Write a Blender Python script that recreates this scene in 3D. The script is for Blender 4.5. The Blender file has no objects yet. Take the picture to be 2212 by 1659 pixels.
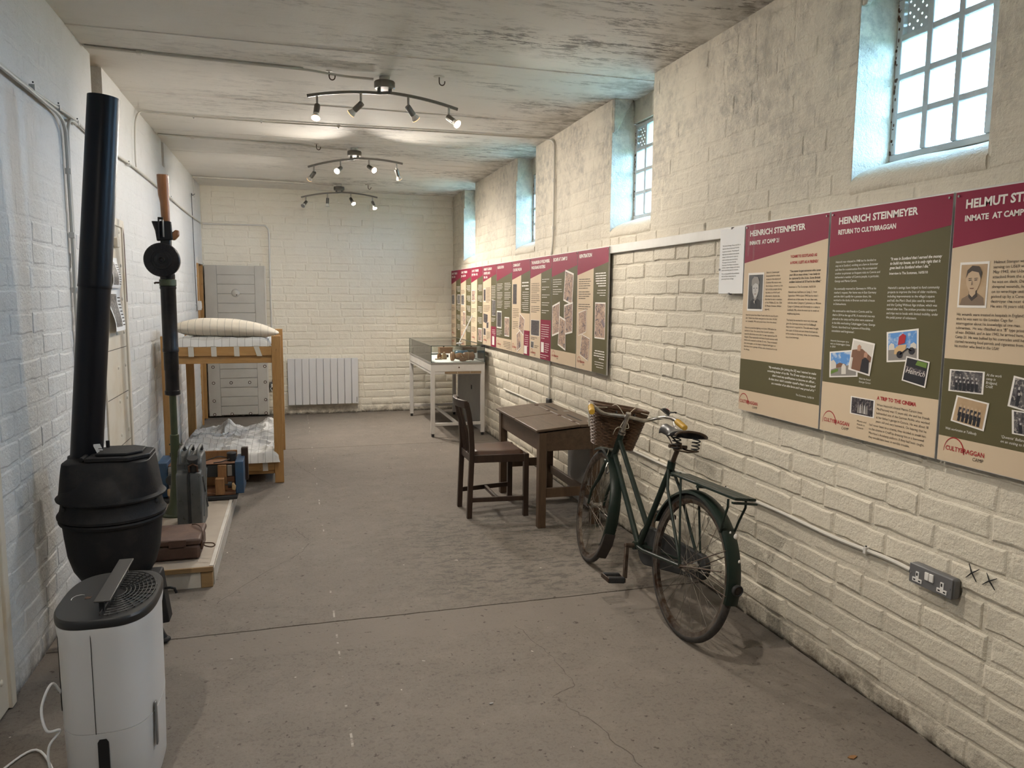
import bpy, bmesh, math, random
from mathutils import Vector, Matrix, Euler, noise as mnoise
random.seed(7)
SC = bpy.context.scene
COL = SC.collection
PI = math.pi

# ------------------------------------------------------------------ camera
cam_d = bpy.data.cameras.new('camera'); cam_d.sensor_width = 36.0; cam_d.lens = 1627.71 / 2212 * 36
cam_d.clip_start = 0.02
cam = bpy.data.objects.new('camera', cam_d); COL.objects.link(cam)
cam.matrix_world = Matrix(((0.9603055, 0.0236394, -0.2779468, 0.0),
                           (-0.2788216, 0.1116055, -0.9538358, 0.0),
                           (0.0084723, 0.9934714, 0.1137665, 1.6), (0, 0, 0, 1)))
SC.camera = cam

# ------------------------------------------------------------------ daylight, exposure
W = bpy.data.worlds.new('overcast_sky'); SC.world = W; W.use_nodes = True
bg = W.node_tree.nodes['Background']
bg.inputs['Color'].default_value = (0.40, 0.66, 1.0, 1)
bg.inputs['Strength'].default_value = 50.0
LAMP_W = 56.0            # watts of each lit spot lamp
LAMP_COL = (1.0, 0.91, 0.80)
vs = SC.view_settings
vs.view_transform = 'Standard'; vs.look = 'None'; vs.gamma = 1.0; vs.use_curve_mapping = False
vs.exposure = 0.14
SC.cycles.use_denoising = True
SC.cycles.max_bounces = 7; SC.cycles.diffuse_bounces = 4; SC.cycles.transparent_max_bounces = 12
SC.cycles.caustics_reflective = False; SC.cycles.caustics_refractive = False
SC.cycles.sample_clamp_indirect = 8.0
SC.cycles.use_adaptive_sampling = True; SC.cycles.adaptive_threshold = .12; SC.cycles.adaptive_min_samples = 20
XR, XL, YB, YF, ZC = 2.19, -1.09, 10.55, -2.2, 2.99
WIN = [(-0.42, 0.21), (2.0, 2.63), (4.43, 5.065), (6.81, 7.44), (9.22, 9.86)]
for (y0, y1) in WIN:     # portals only guide the sampling of the sky through the window openings
    pl = bpy.data.lights.new('window_portal', 'AREA'); pl.shape = 'RECTANGLE'
    pl.size = y1 - y0; pl.size_y = 0.66; pl.cycles.is_portal = True
    po = bpy.data.objects.new('window_portal', pl); COL.objects.link(po)
    po.matrix_world = Matrix(((0, 0, 1, 2.46), (1, 0, 0, (y0 + y1) / 2), (0, 1, 0, 2.5), (0, 0, 0, 1)))

# ------------------------------------------------------------------ node helpers
def sock(node, name):
    if isinstance(name, int): return node.inputs[name]
    for i in node.inputs:
        if i.name == name and i.enabled: return i
    return node.inputs[name]
class G:
    def __init__(s, name):
        s.m = bpy.data.materials.new(name); s.m.use_nodes = True; s.t = s.m.node_tree
        s.b = s.t.nodes['Principled BSDF']; s.out = s.t.nodes['Material Output']
    def n(s, typ, ins=None, out=0, **props):
        nd = s.t.nodes.new(typ)
        for k, v in props.items(): setattr(nd, k, v)
        for k, v in (ins or {}).items():
            i = sock(nd, k)
            if isinstance(v, bpy.types.NodeSocket): s.t.links.new(v, i)
            else:
                if i.type == 'RGBA' and len(v) == 3: v = (*v, 1)
                i.default_value = v
        return nd.outputs[out]
    def pos(s): return s.n('ShaderNodeNewGeometry')
    def objc(s): return s.n('ShaderNodeTexCoord', out=3)
    def mapv(s, v, scale=(1, 1, 1), rot=(0, 0, 0), loc=(0, 0, 0)):
        return s.n('ShaderNodeMapping', {'Vector': v, 'Scale': scale, 'Rotation': rot, 'Location': loc})
    def noise(s, v, scale, detail=4, rough=.55, dist=0):
        return s.n('ShaderNodeTexNoise', {'Vector': v, 'Scale': scale, 'Detail': detail, 'Roughness': rough, 'Distortion': dist})
    def ramp(s, v, a, b, ca=(0, 0, 0), cb=(1, 1, 1)):
        r = s.t.nodes.new('ShaderNodeValToRGB'); e = r.color_ramp.elements
        e[0].position = a; e[1].position = b; e[0].color = (*ca, 1); e[1].color = (*cb, 1)
        s.t.links.new(v, r.inputs[0]); return r.outputs[0]
    def rng(s, v, a, b, c=0., d=1.):
        return s.n('ShaderNodeMapRange', {'Value': v, 'From Min': a, 'From Max': b, 'To Min': c, 'To Max': d})
    def math(s, op, a, b=0.): return s.n('ShaderNodeMath', {0: a, 1: b}, operation=op)
    def mul(s, a, b): return s.math('MULTIPLY', a, b)
    def mix(s, f, a, b):
        nd = s.t.nodes.new('ShaderNodeMix'); nd.data_type = 'RGBA'
        for i, v in ((0, f), (6, a), (7, b)):
            if isinstance(v, bpy.types.NodeSocket): s.t.links.new(v, nd.inputs[i])
            else: nd.inputs[i].default_value = v if i == 0 else (*v, 1)
        return nd.outputs[2]
    def xyz(s, v):
        nd = s.t.nodes.new('ShaderNodeSeparateXYZ'); s.t.links.new(v, nd.inputs[0]); return nd.outputs
    def bump(s, h, strength=.3, dist=.01):
        s.t.links.new(s.n('ShaderNodeBump', {'Height': h, 'Strength': strength, 'Distance': dist}), s.b.inputs['Normal'])
    def set(s, **kw):
        for k, v in kw.items():
            i = s.b.inputs[{'col': 'Base Color', 'rough': 'Roughness', 'metal': 'Metallic', 'spec': 'Specular IOR Level', 'coat': 'Coat Weight'}[k]]
            if isinstance(v, bpy.types.NodeSocket): s.t.links.new(v, i)
            elif k == 'col': i.default_value = (*v, 1)
            else: i.default_value = v
        return s.m
def mk(name, col, rough=.6, metal=0., col2=None, vscale=6., lo=.35, hi=.7, bump=0., bscale=60., bdist=.004, spec=.5, stretch=(1, 1, 1), coat=0.):
    g = G(name); v = g.objc()
    if stretch != (1, 1, 1): v = g.mapv(v, stretch)
    c = col
    if col2: c = g.mix(g.ramp(g.noise(v, vscale, 6, .6), lo, hi), col, col2)
    g.set(col=c, rough=rough, metal=metal, spec=spec, coat=coat)
    if bump: g.bump(g.noise(v, bscale, 4, .6), bump, bdist)
    return g.m
def wood(name, a, b, rough=.6, scale=(6, 6, .6), bump=.15, knots=None):
    g = G(name); v = g.mapv(g.objc(), scale)
    n = g.noise(v, 4, 6, .6, 1.2); w = g.noise(v, 22, 3, .6, .4)
    c = g.mix(g.ramp(n, .3, .72), a, b); c = g.mix(g.mul(g.ramp(w, .5, .75), .35), c, tuple(x * .55 for x in b))
    if knots:
        k = g.noise(g.mapv(g.objc(), (1, 1, .7)), 13, 2, .5); c = g.mix(g.ramp(k, .72, .77), c, knots)
    g.set(col=c, rough=rough); g.bump(w, bump, .002); return g.m

# wall paint: thick cream masonry paint, all in world position so bricks and joints run together
def wall_paint(name, a, b, c, upper_grey=.0, dirt=1.0, bstr=.55):
    g = G(name); p = g.pos(); z = g.xyz(p)[2]
    col = g.mix(g.ramp(g.noise(p, 1.3, 6, .62), .32, .68), a, b)
    col = g.mix(g.mul(g.ramp(g.noise(p, 7, 5, .65), .55, .75), .45), col, c)
    fine = g.noise(p, 70, 4, .65)
    col = g.mix(g.mul(g.ramp(fine, .60, .76), .35), col, tuple(x * .62 for x in c))
    if upper_grey:
        m = g.mul(g.rng(z, 1.85, 2.6), g.ramp(g.noise(p, 2.2, 6, .7), .40, .62)); m = g.mul(m, g.ramp(g.noise(p, 16, 4, .7), .36, .62))
        col = g.mix(g.mul(m, upper_grey), col, (.24, .225, .20))
        fl = g.mul(g.rng(z, 2.2, 2.75), g.ramp(g.noise(g.mapv(p, (1, 1, .6)), 11, 7, .75), .60, .68))
        fl = g.mul(fl, g.ramp(g.noise(p, 1.7, 3, .5), .45, .62))
        col = g.mix(g.mul(fl, .55), col, (.16, .15, .135))
    d = g.mul(g.rng(z, .16, .0), g.ramp(g.noise(p, 9, 6, .7), .40, .62))
    col = g.mix(g.mul(d, dirt), col, (.075, .052, .030))
    d2 = g.mul(g.rng(z, .035, .0), g.ramp(g.noise(p, 16, 4, .6), .30, .48))
    col = g.mix(g.mul(d2, dirt), col, (.03, .022, .014))
    st = g.mul(g.ramp(g.noise(g.mapv(p, (1, 1, .35)), 5, 5, .7), .66, .73), g.rng(z, .9, .2))
    col = g.mix(g.mul(st, .55), col, (.30, .20, .09))
    g.set(col=col, rough=.62, spec=.35)
    h = g.math('ADD', g.mul(g.noise(p, 15, 7, .70), 1.15), g.mul(g.noise(p, 80, 3, .6), .45))
    g.bump(h, bstr, .018); return g.m
M = {}
M['wallR'] = wall_paint('cream_masonry_paint', (.68, .62, .505), (.63, .57, .465), (.54, .48, .39), upper_grey=.68)
M['wallB'] = wall_paint('cream_masonry_paint_back', (.80, .755, .65), (.76, .71, .605), (.68, .62, .52), dirt=.8, bstr=.4)
M['wallL'] = wall_paint('white_masonry_paint', (.66, .65, .63), (.60, .59, .565), (.53, .51, .48), dirt=.7, bstr=.4)

def ceiling_mat():
    g = G('flaking_ceiling_paint'); p = g.pos(); x, y, z = g.xyz(p)
    s = g.mapv(p, (1.1, 4.0, 1))
    col = g.mix(g.ramp(g.noise(p, 1.1, 5, .6), .3, .7), (.78, .75, .70), (.72, .69, .635))
    big = g.ramp(g.noise(g.mapv(p, (.5, 1.3, 1), loc=(.7, .2, 0)), 1.35, 4, .55), .44, .60)
    big = g.mul(big, g.rng(x, -.9, 1.2, .15, 1.0))
    fl = g.mul(g.ramp(g.noise(s, 5.5, 8, .80), .515, .56), big)
    col = g.mix(g.mul(fl, .85), col, (.155, .14, .125))
    sm = g.mul(g.ramp(g.noise(g.mapv(p, (.6, 3.2, 1)), 2.2, 6, .65), .48, .70), big)
    col = g.mix(g.mul(sm, .5), col, (.40, .37, .33))
    sp = g.ramp(g.noise(g.mapv(p, (2, 9, 1)), 8, 4, .7), .69, .72)
    col = g.mix(g.mul(sp, .8), col, (.14, .12, .10))
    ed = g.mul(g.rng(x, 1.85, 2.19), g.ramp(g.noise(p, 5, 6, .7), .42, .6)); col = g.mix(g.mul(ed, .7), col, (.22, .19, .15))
    g.set(col=col, rough=.75, spec=.3)
    g.bump(g.math('ADD', g.noise(s, 3.0, 7, .62), g.mul(g.noise(p, 60, 3, .6), .2)), .3, .008); return g.m
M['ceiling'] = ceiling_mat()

def floor_mat():
    g = G('worn_concrete'); p = g.pos(); x, y, z = g.xyz(p)
    col = g.mix(g.ramp(g.noise(p, 1.6, 7, .62), .3, .7), (.122, .105, .089), (.180, .155, .131))
    col = g.mix(g.mul(g.ramp(g.noise(p, 7, 6, .7), .5, .72), .6), col, (.225, .195, .165))
    dk = g.ramp(g.noise(g.mapv(p, (1, 1.4, 1), loc=(3, 1, 0)), 3.2, 7, .72), .56, .70)
    col = g.mix(g.mul(dk, .5), col, (.062, .055, .047))
    gr = g.noise(p, 48, 5, .72); col = g.mix(g.mul(g.ramp(gr, .46, .62), .45), col, (.075, .066, .056)); col = g.mix(g.mul(g.ramp(gr, .46, .36), .30), col, (.27, .238, .203))
    # scuffed damp patch beside the desk and the bicycle
    reg = g.mul(g.mul(g.rng(x, .35, .95), g.rng(y, 5.7, 5.0)), g.rng(y, 3.55, 3.9))
    sc = g.ramp(g.noise(g.mapv(p, (1.0, 2.2, 1), rot=(0, 0, .35)), 9, 7, .75), .50, .56)
    col = g.mix(g.mul(g.mul(sc, reg), .62), col, (.070, .066, .056))
    # bands of newer screed between the joints
    strip = g.mul(g.math('GREATER_THAN', y, 3.395), g.math('LESS_THAN', y, 3.672))
    col = g.mix(g.mul(strip, .7), col, (.185, .160, .136))
    sp = g.ramp(g.noise(p, 30, 3, .6), .645, .69); col = g.mix(g.mul(sp, .75), col, (.055, .045, .036))
    wsp = g.ramp(g.noise(g.mapv(p, (1, 1, 1), loc=(9, 4, 0)), 22, 2, .5), .755, .775); col = g.mix(g.mul(wsp, .8), col, (.55, .50, .43))
    # dribbled line of white paint running down the room
    wob = g.math('ABSOLUTE', g.math('SUBTRACT', g.math('SUBTRACT', x, .168), g.mul(g.math('SUBTRACT', g.noise(p, 3, 2, .5), .5), .02)))
    ln = g.mul(g.math('LESS_THAN', wob, .0045), g.ramp(g.noise(g.mapv(p, (.2, 1, 1)), 6.5, 4, .75), .56, .60))
    col = g.mix(g.mul(ln, .6), col, (.50, .46, .40))
    g.set(col=col, rough=.8, spec=.25)
    g.bump(g.math('ADD', g.noise(p, 18, 6, .65), g.mul(g.noise(p, 90, 3, .6), .4)), .35, .008); return g.m
M['floor'] = floor_mat()

# ------------------------------------------------------------------ mesh builder
def basis(d):
    d = Vector(d).normalized(); a = Vector((0, 0, 1)) if abs(d.z) < .9 else Vector((1, 0, 0))
    u = d.cross(a).normalized(); return u, d.cross(u).normalized()
class MB:
    def __init__(s): s.v = []; s.f = []
    def add(s, vs, fs, mtx=None):
        k = len(s.v); s.v += [Vector(p) if mtx is None else mtx @ Vector(p) for p in vs]
        s.f += [tuple(i + k for i in f) for f in fs]; return s
    def box(s, x0, x1, y0, y1, z0, z1, m=None):
        return s.add([(x0, y0, z0), (x1, y0, z0), (x1, y1, z0), (x0, y1, z0), (x0, y0, z1), (x1, y0, z1), (x1, y1, z1), (x0, y1, z1)],
                     [(0, 3, 2, 1), (4, 5, 6, 7), (0, 1, 5, 4), (1, 2, 6, 5), (2, 3, 7, 6), (3, 0, 4, 7)], m)
    def bar(s, a, b, w, h, up=(0, 0, 1)):
        a, b = Vector(a), Vector(b); d = (b - a).normalized(); u = d.cross(Vector(up))
        if u.length < 1e-4: u = d.cross(Vector((1, 0, 0)))
        u.normalize(); n = u.cross(d); u *= w / 2; n *= h / 2
        return s.add([a - u - n, a + u - n, a + u + n, a - u + n, b - u - n, b + u - n, b + u + n, b - u + n],
                     [(0, 1, 2, 3), (4, 7, 6, 5), (0, 4, 5, 1), (1, 5, 6, 2), (2, 6, 7, 3), (3, 7, 4, 0)])
    def cyl(s, a, b, r0, r1=None, n=16, cap=True):
        a, b = Vector(a), Vector(b); r1 = r0 if r1 is None else r1; u, w = basis(b - a)
        vs = []
        for c, r in ((a, r0), (b, r1)):
            vs += [c + (u * math.cos(2 * PI * i / n) + w * math.sin(2 * PI * i / n)) * r for i in range(n)]
        fs = [(i, (i + 1) % n, n + (i + 1) % n, n + i) for i in range(n)]
        if cap: fs += [tuple(range(n - 1, -1, -1)), tuple(range(n, 2 * n))]
        return s.add(vs, fs)
    def tube(s, pts, r, n=8, closed=False, cap=True):
        pts = [Vector(p) for p in pts]; m = len(pts); rs = r if isinstance(r, (list, tuple)) else [r] * m
        T = []
        for i in range(m):
            a = pts[(i - 1) % m] if (closed or i > 0) else pts[i]; b = pts[(i + 1) % m] if (closed or i < m - 1) else pts[i]
            T.append((b - a).normalized())
        u, w = basis(T[0]); vs = []
        for i in range(m):
            u = (u - T[i] * u.dot(T[i])).normalized(); w = T[i].cross(u)
            vs += [pts[i] + (u * math.cos(2 * PI * j / n) + w * math.sin(2 * PI * j / n)) * rs[i] for j in range(n)]
        fs = []
        for i in range(m if closed else m - 1):
            k = (i + 1) % m
            fs += [(i * n + j, i * n + (j + 1) % n, k * n + (j + 1) % n, k * n + j) for j in range(n)]
        if cap and not closed: fs += [tuple(range(n - 1, -1, -1)), tuple(range((m - 1) * n, m * n))]
        return s.add(vs, fs)
    def lathe(s, prof, n=32, m=None, a0=0., a1=2 * PI, capb=False, capt=False):
        full = abs(a1 - a0 - 2 * PI) < 1e-6; k = n if full else n + 1; vs = []
        for r, z in prof: vs += [(r * math.cos(a0 + (a1 - a0) * i / n), r * math.sin(a0 + (a1 - a0) * i / n), z) for i in range(k)]
        fs = []
        for j in range(len(prof) - 1):
            for i in range(n):
                i2 = (i + 1) % k; fs.append((j * k + i, j * k + i2, (j + 1) * k + i2, (j + 1) * k + i))
        if capb: fs.append(tuple(range(k - 1, -1, -1)))
        if capt: fs.append(tuple(range((len(prof) - 1) * k, len(prof) * k)))
        return s.add(vs, fs, m)
    def loft(s, rings, closed=True, capb=True, capt=True):
        n = len(rings[0]); vs = [p for r in rings for p in r]; fs = []
        for j in range(len(rings) - 1):
            for i in range(n if closed else n - 1):
                i2 = (i + 1) % n; fs.append((j * n + i, j * n + i2, (j + 1) * n + i2, (j + 1) * n + i))
        if capb: fs.append(tuple(range(n - 1, -1, -1)))
        if capt: fs.append(tuple(range((len(rings) - 1) * n, len(rings) * n)))
        return s.add(vs, fs)
    def prism(s, poly, f, t):
        """poly of 2-D points, f(u, v, w) -> 3-D, from w = 0 to w = t"""
        n = len(poly)
        return s.add([f(u, v, 0) for u, v in poly] + [f(u, v, t) for u, v in poly],
                     [tuple(range(n - 1, -1, -1)), tuple(range(n, 2 * n))] + [(i, (i + 1) % n, n + (i + 1) % n, n + i) for i in range(n)])
    def ball(s, c, r, n=12, sc=(1, 1, 1)):
        pr = [(max(1e-4, math.sin(PI * i / n)) * r, -math.cos(PI * i / n) * r) for i in range(n + 1)]
        return s.lathe(pr, 2 * n, Matrix.Translation(c) @ Matrix.Diagonal((*sc, 1)))
    def grid(s, nu, nv, f, back=None):
        vs = [f(i / nu, j / nv) for j in range(nv + 1) for i in range(nu + 1)]
        return s.add(vs, [(j * (nu + 1) + i, j * (nu + 1) + i + 1, (j + 1) * (nu + 1) + i + 1, (j + 1) * (nu + 1) + i) for j in range(nv) for i in range(nu)])
    def mesh(s, name, mat, off=(0, 0, 0), smooth=True, fix=True):
        me = bpy.data.meshes.new(name); o = Vector(off)
        me.from_pydata([v - o for v in s.v], [], s.f); me.materials.append(mat)
        if fix:
            bm = bmesh.new(); bm.from_mesh(me); bmesh.ops.recalc_face_normals(bm, faces=bm.faces); bm.to_mesh(me); bm.free()
        if smooth:
            me.shade_smooth(); me.set_sharp_from_angle(angle=math.radians(38))
        me.update(); return me
    def build(s, name, mat, parent=None, world=True, smooth=True, bevel=0., fix=True, label=None):
        root = parent
        off = Vector((0, 0, 0))
        if world and parent is not None:
            r = parent
            while r.parent is not None: r = r.parent
            off = Vector(r.location)
        me = s.mesh(name, mat if not isinstance(mat, str) else M[mat], off, smooth, fix)
        o = bpy.data.objects.new(name, me); COL.objects.link(o); o.parent = parent
        if bevel:
            md = o.modifiers.new('bevel', 'BEVEL'); md.width = bevel; md.segments = 2; md.limit_method = 'ANGLE'; md.angle_limit = math.radians(40)
        if label: o['label'] = label
        return o
def tag(o, label=None, cat=None, group=None, kind=None):
    if label: o['label'] = label
    if cat: o['category'] = cat
    if group: o['group'] = group
    if kind: o['kind'] = kind
    return o
def thing(name, label, cat, loc=(0, 0, 0), rotz=0., group=None, kind=None):
    o = bpy.data.objects.new(name, None); COL.objects.link(o); o.empty_display_size = .1
    o.location = loc; o.rotation_euler = (0, 0, rotz)
    return tag(o, label, cat, group, kind)
def single(mb, name, mat, label, cat, loc=(0, 0, 0), group=None, kind=None, **kw):
    """a thing that is one mesh, with its origin at loc"""
    sm = kw.get('smooth', True)
    me = mb.mesh(name, M[mat] if isinstance(mat, str) else mat, loc, sm)
    o = bpy.data.objects.new(name, me); COL.objects.link(o); o.location = loc
    if kw.get('bevel'):
        md = o.modifiers.new('bevel', 'BEVEL'); md.width = kw['bevel']; md.segments = 2; md.limit_method = 'ANGLE'; md.angle_limit = math.radians(40)
    return tag(o, label, cat, group, kind)
def structure(name, label=None):
    o = bpy.data.objects.new(name, None); COL.objects.link(o); o['kind'] = 'structure'
    if label: o['label'] = label
    return o
def arc(c, r, a0, a1, n, f):
    return [f(c[0] + r * math.cos(a0 + (a1 - a0) * i / n), c[1] + r * math.sin(a0 + (a1 - a0) * i / n)) for i in range(n + 1)]
def smooth_path(pts, k=6):
    """Catmull-Rom through the points"""
    P = [Vector(p) for p in pts]; P = [P[0] * 2 - P[1]] + P + [P[-1] * 2 - P[-2]]; out = []
    for i in range(1, len(P) - 2):
        for j in range(k):
            t = j / k; a, b, c, d = P[i - 1:i + 3]
            out.append(.5 * ((2 * b) + (c - a) * t + (2 * a - 5 * b + 4 * c - d) * t * t + (3 * b - a - 3 * c + d) * t ** 3))
    out.append(P[-2]); return out
def project(p):
    q = cam.matrix_world.inverted() @ Vector(p)
    if q.z > -.05: return None
    return (1106 - q.x / q.z * 1627.71, 829.5 + q.y / q.z * 1627.71)
# ------------------------------------------------------------------ materials used all over
M['joint'] = mk('joint_dirt', (.09, .075, .06), .95)
M['white_paint'] = mk('white_gloss_paint', (.66, .64, .60), .42, col2=(.58, .555, .51), vscale=5, bump=.08, bscale=30)
M['cable'] = mk('painted_cable', (.58, .55, .49), .55)
M['cable_dark'] = mk('dark_cable', (.05, .05, .055), .5)
M['frame_paint'] = mk('flaking_window_paint', (.50, .52, .52), .5, col2=(.42, .41, .38), vscale=18, lo=.5, hi=.75, bump=.25, bscale=40)
M['rust'] = mk('rust', (.085, .042, .024), .85, col2=(.045, .024, .015), vscale=30, bump=.3)
M['black'] = mk('black_plastic', (.012, .012, .013), .45)
M['black_matt'] = mk('black_matt', (.02, .02, .02), .75)
M['chrome'] = mk('dull_chrome', (.55, .54, .52), .32, 1.0, col2=(.30, .27, .23), vscale=25)
M['steel'] = mk('grey_steel', (.30, .29, .28), .4, .8)
M['brown_board'] = wood('brown_board', (.30, .21, .12), (.22, .15, .085), scale=(8, 8, .8))
M['white_card'] = mk('white_card', (.80, .80, .80), .7)
M['dark_gap'] = mk('dark_room', (.03, .025, .02), .9)

# glass: lets daylight through, slight gloss
def pane_glass():
    g = G('dusty_window_glass'); t = g.t
    tr = g.n('ShaderNodeBsdfTransparent', {'Color': (.80, .86, .88)}); gl = g.n('ShaderNodeBsdfGlossy', {'Color': (1, 1, 1), 'Roughness': .12})
    tl = g.n('ShaderNodeBsdfTranslucent', {'Color': (.85, .9, .92)})
    a = g.n('ShaderNodeMixShader', {0: .12, 1: tr, 2: tl}); b = g.n('ShaderNodeMixShader', {0: .05, 1: a, 2: gl})
    t.links.new(b, g.out.inputs[0]); return g.m
M['pane'] = pane_glass()
def case_glass():
    g = G('display_case_glass'); t = g.t
    tr = g.n('ShaderNodeBsdfTransparent', {'Color': (.965, .985, .975)}); gl = g.n('ShaderNodeBsdfGlossy', {'Color': (1, 1, 1), 'Roughness': .02})
    fr = g.n('ShaderNodeFresnel', {'IOR': 1.5})
    b = g.n('ShaderNodeMixShader', {0: fr, 1: tr, 2: gl}); t.links.new(b, g.out.inputs[0]); return g.m
M['glass'] = case_glass()
M['glass_edge'] = mk('glass_edge', (.03, .06, .05), .2)
M['grass'] = mk('grass', (.07, .12, .035), .9, col2=(.06, .12, .03), vscale=3)

# ------------------------------------------------------------------ floor
fb = MB().box(XL - .4, XR + .4, YF - .3, YB + .4, -.2, -.012)
floor = tag(fb.build('floor', 'joint', smooth=False), 'worn grey concrete floor in slabs', kind='structure')
def jag(seed, amp):
    rnd = random.Random(seed); ph = [rnd.uniform(0, 6.3) for _ in range(5)]
    return lambda x: amp * (math.sin(3.1 * x + ph[0]) * .5 + math.sin(7.7 * x + ph[1]) * .35 + math.sin(19 * x + ph[2]) * .3 + math.sin(43 * x + ph[3]) * .25 + math.sin(87 * x + ph[4]) * .2)
EDG = [(YF, jag(1, 0)), (1.0, jag(2, .003)), (3.40, jag(3, .014)), (3.672, jag(4, .004)), (5.85, jag(5, .003)), (8.12, jag(6, .004)), (YB + .02, jag(7, 0))]
zs = [0, 0, -.0025, 0, -.001, 0]
for k in range(6):
    (ya, ja), (yb, jb) = EDG[k], EDG[k + 1]; mb = MB(); n = 90
    for i in range(n):
        x0 = XL - .02 + (XR - XL + .04) * i / n; x1 = XL - .02 + (XR - XL + .04) * (i + 1) / n; g_ = .0022
        a0, a1, b0, b1 = ya + ja(x0) + g_, ya + ja(x1) + g_, yb + jb(x0) - g_, yb + jb(x1) - g_
        z = zs[k]
        mb.add([(x0, a0, z), (x1, a1, z), (x1, b1, z), (x0, b0, z), (x0, a0, -.02), (x1, a1, -.02), (x1, b1, -.02), (x0, b0, -.02)],
               [(0, 1, 2, 3), (4, 5, 1, 0), (3, 2, 6, 7)])
    mb.build('concrete_slab', 'floor', floor, smooth=False)
def crack(pts, w):
    mb = MB(); P = []
    rnd = random.Random(len(pts) * 31 + int(pts[0][0] * 97))
    for a, b in zip(pts[:-1], pts[1:]):
        for j in range(10):
            t = j / 10; P.append((a[0] + (b[0] - a[0]) * t + rnd.uniform(-.009, .009), a[1] + (b[1] - a[1]) * t + rnd.uniform(-.009, .009)))
    P.append(pts[-1]); vs = []
    for i, p in enumerate(P):
        q = P[min(i + 1, len(P) - 1)]; o = P[max(i - 1, 0)]; dx, dy = q[0] - o[0], q[1] - o[1]; l = math.hypot(dx, dy) or 1
        ww = w * rnd.uniform(.4, 1.2); vs += [(p[0] - dy / l * ww, p[1] + dx / l * ww, .0006), (p[0] + dy / l * ww, p[1] - dx / l * ww, .0006)]
    mb.add(vs, [(2 * i, 2 * i + 1, 2 * i + 3, 2 * i + 2) for i in range(len(P) - 1)])
    mb.build('crack', 'joint', floor, smooth=False, fix=False)
crack([(1.02, 3.40), (1.08, 3.05), (1.10, 2.78), (.98, 2.72), (1.06, 2.50), (1.12, 2.2)], .0016)
crack([(-.42, 4.05), (-.2, 4.45), (.0, 4.72), (.08, 4.95), (-.02, 5.3)], .0020)
crack([(-.05, 7.8), (.05, 7.2), (.2, 6.7), (.32, 6.4)], .0018)

# ------------------------------------------------------------------ ceiling: cast strips with small steps
cb = MB().box(XL - .4, XR + .4, YF - .3, YB + .4, ZC + .004, ZC + .25)
ceil = tag(cb.build('ceiling', 'ceiling', smooth=False), 'flaking painted concrete ceiling with board marks', kind='structure')
rnd = random.Random(11); ys = [YF - .05]
while ys[-1] < YB: ys.append(ys[-1] + rnd.choice((.28, .42, .55, .62, .7)))
ys[-1] = YB + .05
for a, b in zip(ys[:-1], ys[1:]):
    d = rnd.uniform(-.004, .003); j = jag(rnd.random(), .003); j2 = jag(rnd.random(), .003); mb = MB(); n = 30
    for i in range(n):
        x0 = XL - .02 + (XR - XL + .3) * i / n; x1 = XL - .02 + (XR - XL + .3) * (i + 1) / n
        A, B, A2, B2 = a + j(x0) + .003, b + j2(x0) - .003, a + j(x1) + .003, b + j2(x1) - .003; z = ZC + d
        mb.add([(x0, A, z), (x1, A2, z), (x1, B2, z), (x0, B, z), (x0, A - .004, ZC + .006), (x1, A2 - .004, ZC + .006), (x1, B2 + .004, ZC + .006), (x0, B + .004, ZC + .006)],
               [(3, 2, 1, 0), (0, 1, 5, 4), (2, 3, 7, 6)])
    mb.build('cast_strip', 'ceiling', ceil, smooth=False)

# ------------------------------------------------------------------ walls (mortar plane) and bricks
def wallbox(name, mat, boxes, label):
    mb = MB()
    for b in boxes: mb.box(*b)
    return tag(mb.build(name, mat, smooth=False), label, kind='structure')
MT = .0065
bx = []; y = YF - .3
for (y0, y1) in WIN:
    bx += [(XR + MT, XR + .42, y, y0, -.05, ZC + .02), (XR + MT, XR + .42, y0, y1, -.05, 2.03), (XR + .17, XR + .42, y0, y1, 2.83, ZC + .02)]; y = y1
bx.append((XR + MT, XR + .42, y, YB + .4, -.05, ZC + .02))
wall_right = wallbox('wall_right', 'wallR', bx, 'cream painted brick wall with deep barred windows')
wall_back = wallbox('wall_back', 'wallB', [(XL - .4, XR + .42, YB + MT, YB + .4, -.05, ZC + .02)], 'cream painted brick end wall')
wall_front = wallbox('wall_front', 'wallB', [(XL - .4, XR + .42, YF - .3, YF, -.05, ZC + .02)], 'painted end wall behind the viewer')
DW = (9.90, 10.47)           # doorway in the left wall
SLOT = [(5.08, 5.36), (7.58, 7.72), (9.86, 9.97)]
bx = [(XL - .4, XL - MT, YF - .3, DW[0], -.05, 2.76), (XL - .4, XL - MT, DW[0], DW[1], 2.0, 2.76), (XL - .4, XL - MT, DW[1], YB + .4, -.05, 2.76)]
y = YF - .3
for a, b in SLOT:
    bx.append((XL - .4, XL - MT, y, a, 2.76, ZC + .02)); bx.append((XL - .4, XL - .16, a, b, 2.76, ZC + .02)); y = b
bx.append((XL - .4, XL - MT, y, YB + .4, 2.76, ZC + .02))
bx += [(XL - 1.6, XL - 1.5, 9.2, 10.95, -.05, 2.3), (XL - 1.6, XL - .4, 9.1, 9.2, -.05, 2.3), (XL - 1.6, XL - .4, 10.85, 10.95, -.05, 2.3), (XL - 1.6, XL - .4, 9.1, 10.95, 2.2, 2.3)]
wall_left = wallbox('wall_left', 'wallL', bx, 'white painted brick wall with a doorway at its far end')
MB().box(XL - 1.6, XL - .38, 9.1, 10.95, -.15, -.013).build('passage_floor', 'joint', wall_left, smooth=False)
for a, b in SLOT: MB().box(XL - .10, XL - .075, a + .004, b - .004, 2.765, ZC).build('slot_board', 'brown_board', wall_left, smooth=False)

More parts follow.
